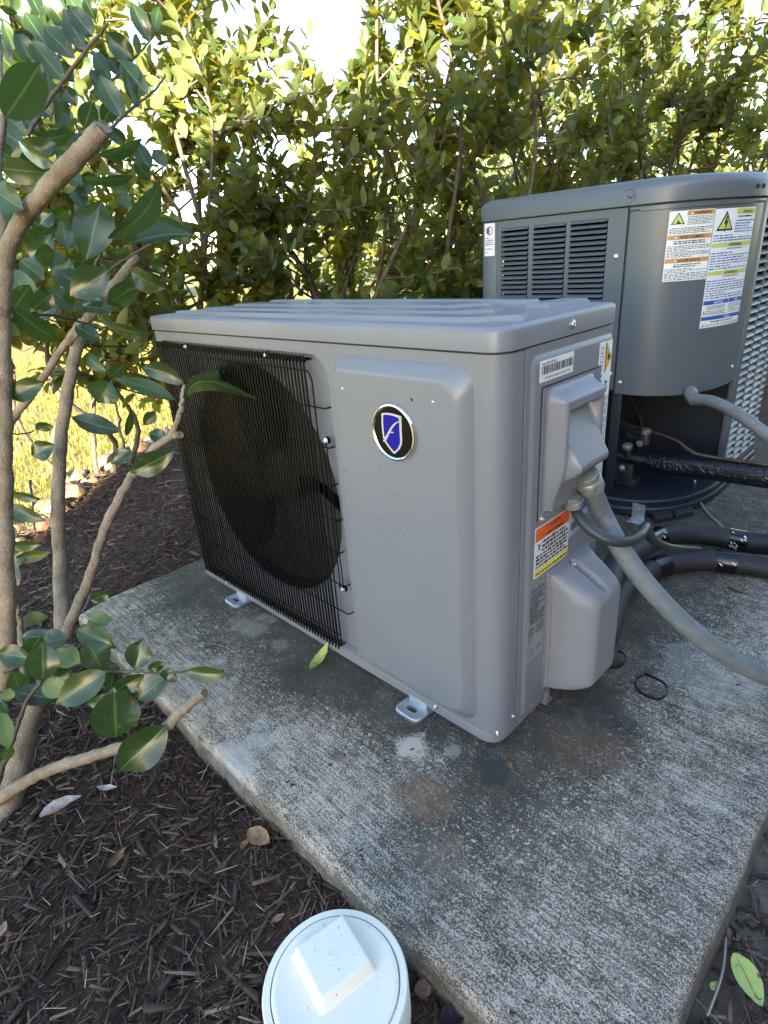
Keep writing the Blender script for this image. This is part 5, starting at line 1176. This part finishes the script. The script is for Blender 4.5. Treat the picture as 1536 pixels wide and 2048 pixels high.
TW([(55, 270, 1.22), (100, 200, 1.2), (150, 130, 1.18), (190, 80, 1.16), (215, 48, 1.15)], (.0048, .003)); TW([(120, 265, 1.25), (110, 215, 1.24), (105, 190, 1.23)]); TW([(205, 275, 1.1), (240, 240, 1.14), (275, 208, 1.16), (308, 182, 1.17), (330, 150, 1.2)], (.0035, .0018)); TW([(205, 190, 1.28), (235, 150, 1.28), (280, 105, 1.29), (310, 70, 1.3)])
TW([(150, 590, 1.2), (175, 560, 1.15), (195, 520, 1.05), (210, 490, 1.0), (222, 468, .98)], (.0035, .002)); TW([(220, 540, 1.3), (280, 500, 1.25), (340, 470, 1.2), (384, 455, 1.18)], (.003, .0015)); TW([(140, 690, 1.38), (180, 640, 1.3), (226, 600, 1.28), (275, 575, 1.26)]); TW([(20, 640, 1.02), (90, 630, 1.1), (150, 640, 1.2), (205, 660, 1.25)], (.003, .002))
TW([(250, 900, 1.22), (243, 868, 1.23), (235, 820, 1.25), (226, 790, 1.26), (222, 760, 1.27)], (.003, .0018)); TW([(2, 866, 1.05), (40, 868, 1.08), (68, 862, 1.1), (72, 850, 1.1)], (.0016, .0012)); TW([(8, 985, 1.3), (14, 1080, 1.3), (18, 1130, 1.3)]); TW([(60, 960, 1.35), (70, 1060, 1.33)]); TW([(0, 300, .98), (8, 260, .97), (10, 235, .96)], (.004, .003))
def broad(b, tp, wpx, d, roll=0, dt=0, curl=.12, fold=.22, mat='leaf_near', seed=None, bow=0):
    A, T = at(b[0], b[1], d), at(tp[0], tp[1], d + dt); ax = T - A; Ln = ax.length; y = ax / Ln; mid = (A + T) / 2
    vw_ = (Vector(CAM) - mid).normalized(); n = (vw_ - y * vw_.dot(y)).normalized(); n = Matrix.Rotation(roll, 3, y) @ n; x = y.cross(n)
    wd = wpx / F_PX * d * .5 / max(.45, abs(math.cos(roll))); r = random.Random(seed if seed is not None else int(b[0] * 3 + tp[1] * 7)); NL, NW = 14, 6; V, Fc, U = [], [], []
    ph = r.uniform(0, 6); pk = r.uniform(.42, .56)
    for i in range(NL + 1):
        t_ = i / NL; e = t_ ** (math.log(.5) / math.log(pk)); prof = math.sin(math.pi * e) ** .68 if 0 < t_ < 1 else .02
        prof *= 1 - .38 * sstep(.72, .97, t_)
        zc = curl * Ln * (.25 - (t_ - .5) ** 2) * 1.1
        for j in range(NW + 1):
            s_ = (j / NW - .5) * 2; wv_ = .09 * wd * math.sin(9 * t_ + ph + (2 if s_ > 0 else 0)) * abs(s_)
            p = A + y * (t_ * Ln) + x * (s_ * wd * prof + bow * Ln * math.sin(math.pi * t_)) + n * (zc + fold * wd * prof * (abs(s_) ** 1.4) * (1 if fold > 0 else 1) + wv_); V.append(p); U.append((j / NW, t_))
    for i in range(NL):
        for j in range(NW): a = i * (NW + 1) + j; Fc.append([a, a + 1, a + NW + 2, a + NW + 1])
    return link('leaf', mesh_from('leaf', V, Fc, M[mat], uv=U, angle=180), fs)
B_ = broad
# upper left, leaves hanging along the cut twigs
for b, tp, w_, d, ro in (((66, 132), (30, 57), 34, 1.2, .2), ((98, 98), (47, 22), 40, 1.21, -.2), ((83, 34), (60, -12), 26, 1.2, .3), ((150, 117), (88, 55), 44, 1.19, .1), ((171, 100), (126, 18), 40, 1.18, -.3), ((186, 73), (134, 10), 40, 1.17, .2), ((128, 46), (86, -12), 38, 1.22, 0),
                         ((126, 160), (60, 78), 44, 1.2, .1), ((55, 272), (5, 222), 36, 1.22, -.2), ((104, 236), (58, 182), 40, 1.21, .2), ((118, 260), (130, 195), 30, 1.24, .5), ((155, 212), (124, 172), 30, 1.22, .2), ((246, 236), (198, 150), 42, 1.15, .1), ((268, 122), (210, 64), 42, 1.28, .1), ((295, 190), (240, 120), 42, 1.16, -.1),
                         ((270, 214), (247, 132), 22, 1.155, .8), ((298, 86), (263, 3), 32, 1.28, .2), ((275, 108), (272, 66), 15, 1.29, .6), ((308, 66), (318, 10), 22, 1.3, .4), ((222, 162), (186, 102), 32, 1.28, -.2), ((202, 202), (182, 138), 20, 1.27, .7), ((240, 152), (216, 112), 26, 1.28, .2), ((168, 256), (186, 200), 38, 1.16, .2), ((205, 245), (238, 190), 34, 1.17, 0), ((300, 342), (270, 283), 32, 1.3, .2),
                         ((335, 335), (306, 298), 26, 1.32, .1), ((300, 358), (268, 322), 28, 1.28, -.3), ((256, 388), (216, 342), 36, 1.2, .1), ((28, 100), (5, 40), 24, 1.25, .3), ((22, 125), (2, 75), 22, 1.22, -.3), ((60, 60), (95, 5), 30, 1.26, .3), ((90, 210), (35, 165), 34, 1.25, .3), ((150, 165), (112, 120), 30, 1.25, -.4), ((190, 40), (168, -8), 26, 1.22, .2), ((235, 205), (205, 175), 24, 1.25, .2),
                         ((250, 290), (215, 255), 26, 1.3, .4), ((40, 330), (72, 290), 26, 1.15, .5), ((78, 262), (40, 232), 26, 1.28, .2), ((30, 200), (-5, 160), 34, 1.2, .3), ((0, 15), (36, 26), 14, 1.1, .7), ((195, 255), (165, 225), 28, 1.3, -.2)):
    B_(b, tp, w_, d, ro, dt=random.uniform(-.03, .02), curl=random.uniform(-.1, .2), fold=random.uniform(.05, .35))
ra = random.Random(19)
for _ in range(60):
    if _ < 34: x, y, d = ra.uniform(-10, 215), ra.uniform(0, 330), ra.uniform(1.18, 1.42)
    else: x, y, d = ra.uniform(-10, 200), ra.uniform(330, 660), ra.uniform(1.2, 1.42)
    an = ra.uniform(2.6, 4.4) if _ < 34 else ra.uniform(0, 6.28); ln = ra.uniform(52, 82)
    B_((x, y), (x + ln * math.cos(an) * .6, y + ln * (math.sin(an) if _ >= 34 else -abs(math.sin(an)) - .4)), ra.uniform(26, 44), d, ra.uniform(-.7, .7), dt=ra.uniform(-.04, .04), curl=ra.uniform(-.1, .3), fold=ra.uniform(.05, .4))
for _ in range(14):
    x, y = ra.uniform(0, 270), ra.uniform(1255, 1400); an = ra.uniform(0, 6.28); ln = ra.uniform(45, 75)
    B_((x, y), (x + ln * math.cos(an), y + ln * math.sin(an) * .8), ra.uniform(26, 46), ra.uniform(1.0, 1.1), ra.uniform(-.6, .6), curl=ra.uniform(0, .3), fold=ra.uniform(.05, .35))
# named by eye, upper to lower
B_((10, 235), (82, 125), 78, .95, .25, curl=.15); B_((48, 420), (-14, 378), 60, .92, -.2, curl=.2); B_((172, 522), (203, 402), 76, .97, -.15, curl=.1, mat='leaf_near', seed=2); B_((215, 475), (322, 358), 46, .97, .5, curl=.28, bow=.08)
B_((384, 470), (246, 490), 46, 1.1, .75, dt=-.1, curl=.22, fold=.6); B_((382, 478), (330, 436), 44, 1.12, -.4, curl=.2); B_((222, 538), (140, 592), 60, 1.05, .2, curl=.1); B_((168, 580), (112, 540), 46, 1.1, .3); B_((104, 586), (60, 622), 38, 1.08, -.1); B_((152, 625), (100, 575), 36, 1.12, .4); B_((262, 542), (332, 578), 40, 1.25, .5, curl=.35)
B_((284, 556), (212, 610), 44, 1.27, -.3, curl=.3); B_((300, 530), (338, 538), 18, 1.26, .3); B_((35, 277), (118, 330), 26, 1.05, .9, dt=-.08, curl=.2); B_((73, 402), (160, 268), 22, .98, 1.0, curl=.15); B_((112, 288), (22, 318), 42, 1.15, .3, curl=.15); B_((90, 345), (-5, 335), 46, 1.12, -.3); B_((70, 282), (146, 266), 30, 1.2, .4); B_((196, 310), (284, 276), 24, .95, .8, curl=.4)
B_((167, 355), (268, 350), 20, 1.0, .9, curl=.3); B_((160, 345), (110, 320), 36, 1.1, .2); B_((105, 470), (60, 520), 40, 1.25, .3); B_((40, 520), (90, 560), 40, 1.25, -.2); B_((125, 440), (135, 500), 34, 1.3, .3); B_((95, 445), (140, 420), 30, 1.3, .4); B_((260, 420), (240, 385), 26, 1.3, .2); B_((255, 455), (300, 470), 24, 1.3, .3)
B_((18, 540), (70, 600), 46, 1.2, .2); B_((60, 570), (25, 620), 40, 1.15, -.3); B_((130, 545), (90, 500), 34, 1.3, .2)
B_((22, 615), (118, 684), 46, 1.0, .3, dt=.1, curl=.15); B_((150, 652), (204, 684), 30, 1.22, -.3, curl=.2); B_((205, 640), (308, 668), 24, 1.2, .6, curl=.45); B_((228, 622), (165, 612), 26, 1.25, .5); B_((170, 710), (212, 745), 26, 1.4, .3); B_((214, 755), (252, 728), 26, 1.3, .3); B_((220, 764), (196, 806), 62, 1.24, .1, curl=.1, seed=5)
B_((241, 864), (141, 833), 38, 1.23, .2, curl=-.1); B_((349, 902), (260, 946), 48, 1.18, -.2, curl=.1, seed=8); B_((262, 898), (222, 928), 30, 1.22, .3); B_((108, 888), (64, 912), 42, 1.3, .2); B_((371, 793), (515, 798), 28, 1.18, .7, dt=-.06, curl=.30, bow=-.30); B_((374, 770), (453, 738), 24, 1.19, .3, curl=.2)
B_((369, 766), (282, 736), 36, 1.19, -.3, curl=.2, bow=.1); B_((350, 800), (229, 758), 30, 1.2, .5, curl=.25); B_((333, 876), (296, 866), 28, 1.22, .2); B_((287, 850), (312, 822), 24, 1.3, 0); B_((88, 764), (16, 796), 42, 1.05, .2); B_((252, 872), (263, 816), 15, 1.24, .6); B_((70, 852), (108, 853), 20, 1.1, .4)
B_((18, 985), (85, 998), 18, 1.28, .5, curl=.3); B_((15, 1012), (92, 1042), 30, 1.28, .3, curl=.25); B_((14, 1045), (70, 1022), 22, 1.29, .4); B_((22, 1118), (34, 1178), 24, 1.28, .2); B_((18, 1090), (82, 1088), 22, 1.29, .5, curl=.3); B_((28, 1120), (102, 1104), 24, 1.3, .2, mat='leaf'); B_((20, 1140), (60, 1085), 24, 1.3, -.3)
B_((98, 1234), (40, 1246), 28, 1.3, .4, curl=.3, mat='leaf'); B_((32, 1075), (22, 1050), 12, 1.3, .1, mat='leaf_pale')
# lower cluster
B_((137, 1275), (84, 1288), 44, 1.06, .3); B_((154, 1257), (234, 1296), 44, 1.06, .2, curl=.2); B_((86, 1362), (86, 1284), 60, .97, -.1, seed=3); B_((112, 1300), (162, 1326), 46, 1.02, .2, mat='leaf_pale'); B_((204, 1338), (172, 1278), 56, .98, .2, seed=4); B_((270, 1340), (286, 1277), 50, .96, -.2, seed=6); B_((85, 1366), (137, 1386), 40, .985, .1, mat='leaf_pale'); B_((116, 1400), (22, 1384), 42, 1.02, .3)
B_((212, 1345), (111, 1410), 58, .95, .1, curl=.15, seed=7); B_((288, 1350), (225, 1384), 36, .955, -.3); B_((346, 1338), (333, 1364), 36, .945, .2); B_((344, 1344), (275, 1402), 42, .95, .3, curl=.15); B_((364, 1344), (454, 1348), 30, .94, .35, curl=.15); B_((232, 1476), (228, 1374), 92, .94, .1, curl=.08, seed=9); B_((332, 1452), (236, 1543), 78, .915, -.12, curl=.12, seed=10)
B_((176, 1232), (226, 1243), 34, 1.12, .2, mat='leaf_pale'); B_((181, 1200), (220, 1186), 24, 1.14, .4); B_((62, 1316), (-6, 1306), 44, 1.0, -.2); B_((12, 1402), (20, 1376), 24, .97, .1, mat='leaf_pale'); B_((0, 1425), (16, 1500), 32, .96, -.2, mat='leaf_pale'); B_((98, 1356), (152, 1350), 42, 1.03, .3); B_((110, 1378), (140, 1395), 40, 1.05, .2); B_((4, 1450), (-6, 1400), 30, 1.0, .2); B_((5, 1520), (24, 1490), 24, .99, .3); B_((296, 1338), (330, 1325), 22, .97, .4); B_((178, 1240), (190, 1268), 22, 1.1, .2)

# ------------------------------------------------------------------ hedge leaves: the ones that show largest as single leaves, the rest as one mass per shrub
allP = np.concatenate([L.mats()[0] + .5 * L.mats()[1][:, :, 1] for _, L, _, _ in HEDGE]); allR = np.concatenate([L.mats()[1] for _, L, _, _ in HEDGE])
hw_ = allR[:, :, 0] * .2; hl_ = allR[:, :, 1] * .5
qv = np.stack([allP - hl_, allP + hw_, allP + hl_, allP - hw_], 1).reshape(-1, 3)
bv = [tuple(v) for v in qv]; bf = [tuple(range(4 * i, 4 * i + 4)) for i in range(len(allP))]
def occ(a, b):
    o = len(bv)
    for x in (a[0], b[0]):
        for y in (a[1], b[1]):
            for z in (a[2], b[2]): bv.append((x, y, z))
    for f in ((0, 1, 3, 2), (4, 6, 7, 5), (0, 4, 5, 1), (2, 3, 7, 6), (0, 2, 6, 4), (1, 5, 7, 3)): bf.append(tuple(o + i for i in f))
occ((0, 0, -.02), (.961, .305, .67)); occ((.2, 1.02, -.02), (.85, 1.7, .885))
tree = BVHTree.FromPolygons(bv, bf); cv_ = Vector(CAM); off = 0
for o, L, mat, single in HEDGE:
    P, R = L.mats(); n = len(P); C_ = allP[off:off + n]; off += n
    x, y, z = proj(C_); inn = (x > -20) & (x < 1556) & (y > -20) & (y < 2068) & (z > .2)
    nrm = R[:, :, 2] / np.linalg.norm(R[:, :, 2], axis=1)[:, None]; v_ = C_ - CAM; v_ /= np.linalg.norm(v_, axis=1)[:, None]
    score = np.linalg.norm(R[:, :, 1], axis=1) ** 2 / z ** 2 * (.25 + np.abs((nrm * v_).sum(1))); order = [i for i in np.argsort(-score) if inn[i]]; pick = []
    for i in order:
        if len(pick) >= single: break
        d = Vector(C_[i]) - cv_; hit = tree.ray_cast(cv_, d.normalized())
        if hit[0] is not None and hit[3] > d.length - .03: pick.append(i)
    for i in pick:
        q = bpy.data.objects.new('leaf', leaf_mesh(L.var[i], mat)); COL.objects.link(q); q.parent = o
        mw = Matrix.Identity(4)
        for a in range(3):
            for b in range(3): mw[a][b] = R[i][a][b]
            mw[a][3] = P[i][a]
        q.matrix_basis = Matrix.Translation(-world_loc(o)) @ mw
    rest = np.array(sorted(set(range(n)) - set(pick)), int)
    joined('foliage', L, rest, mat, o)

# ------------------------------------------------------------------ trees far across the lawn
def far_tree(label, base, h, rad, seed):
    r = random.Random(seed); o = thing('distant_tree', label, 'tree', base, 'trees far across the lawn'); B = Vector(base); L = Leaves()
    MB().tube(smooth_path([B, B + Vector((.1, 0, h * .3)), B + Vector((0, .1, h * .75))], 4), interp([.2, .06], 9), 8).build('trunk', M['bark'], o)
    cs = [(B + Vector((r.gauss(0, rad * .45), r.gauss(0, rad * .45), h * r.uniform(.25, .95))), rad * r.uniform(.25, .5)) for _ in range(26)]
    for c_, q in cs:
        for _ in range(110):
            v = Vector((r.gauss(0, 1), r.gauss(0, 1), r.gauss(0, 1))).normalized(); L.add(c_ + v * q * r.uniform(.55, 1.05), (v + Vector((r.gauss(0, .6), r.gauss(0, .6), r.gauss(0, .6)))).normalized(), v, r.uniform(.16, .30))
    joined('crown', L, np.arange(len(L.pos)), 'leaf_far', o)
for lb, (s_, d), h, rad, sd_ in (('low distant tree seen through the hedge at far left', (-8, 20), 3.2, 2.4, 71), ('distant tree seen through the hedge behind the heat pump lid', (-1.5, 26), 3.6, 2.8, 72), ('distant tree seen between hedge shrubs near the condenser', (5, 24), 4.2, 2.8, 73), ('distant tree seen past the condenser at the right edge', (13, 24), 5.2, 3.2, 74)):
    x, y = RD(s_, d); far_tree(lb, (x, y, -.16), h, rad, sd_)
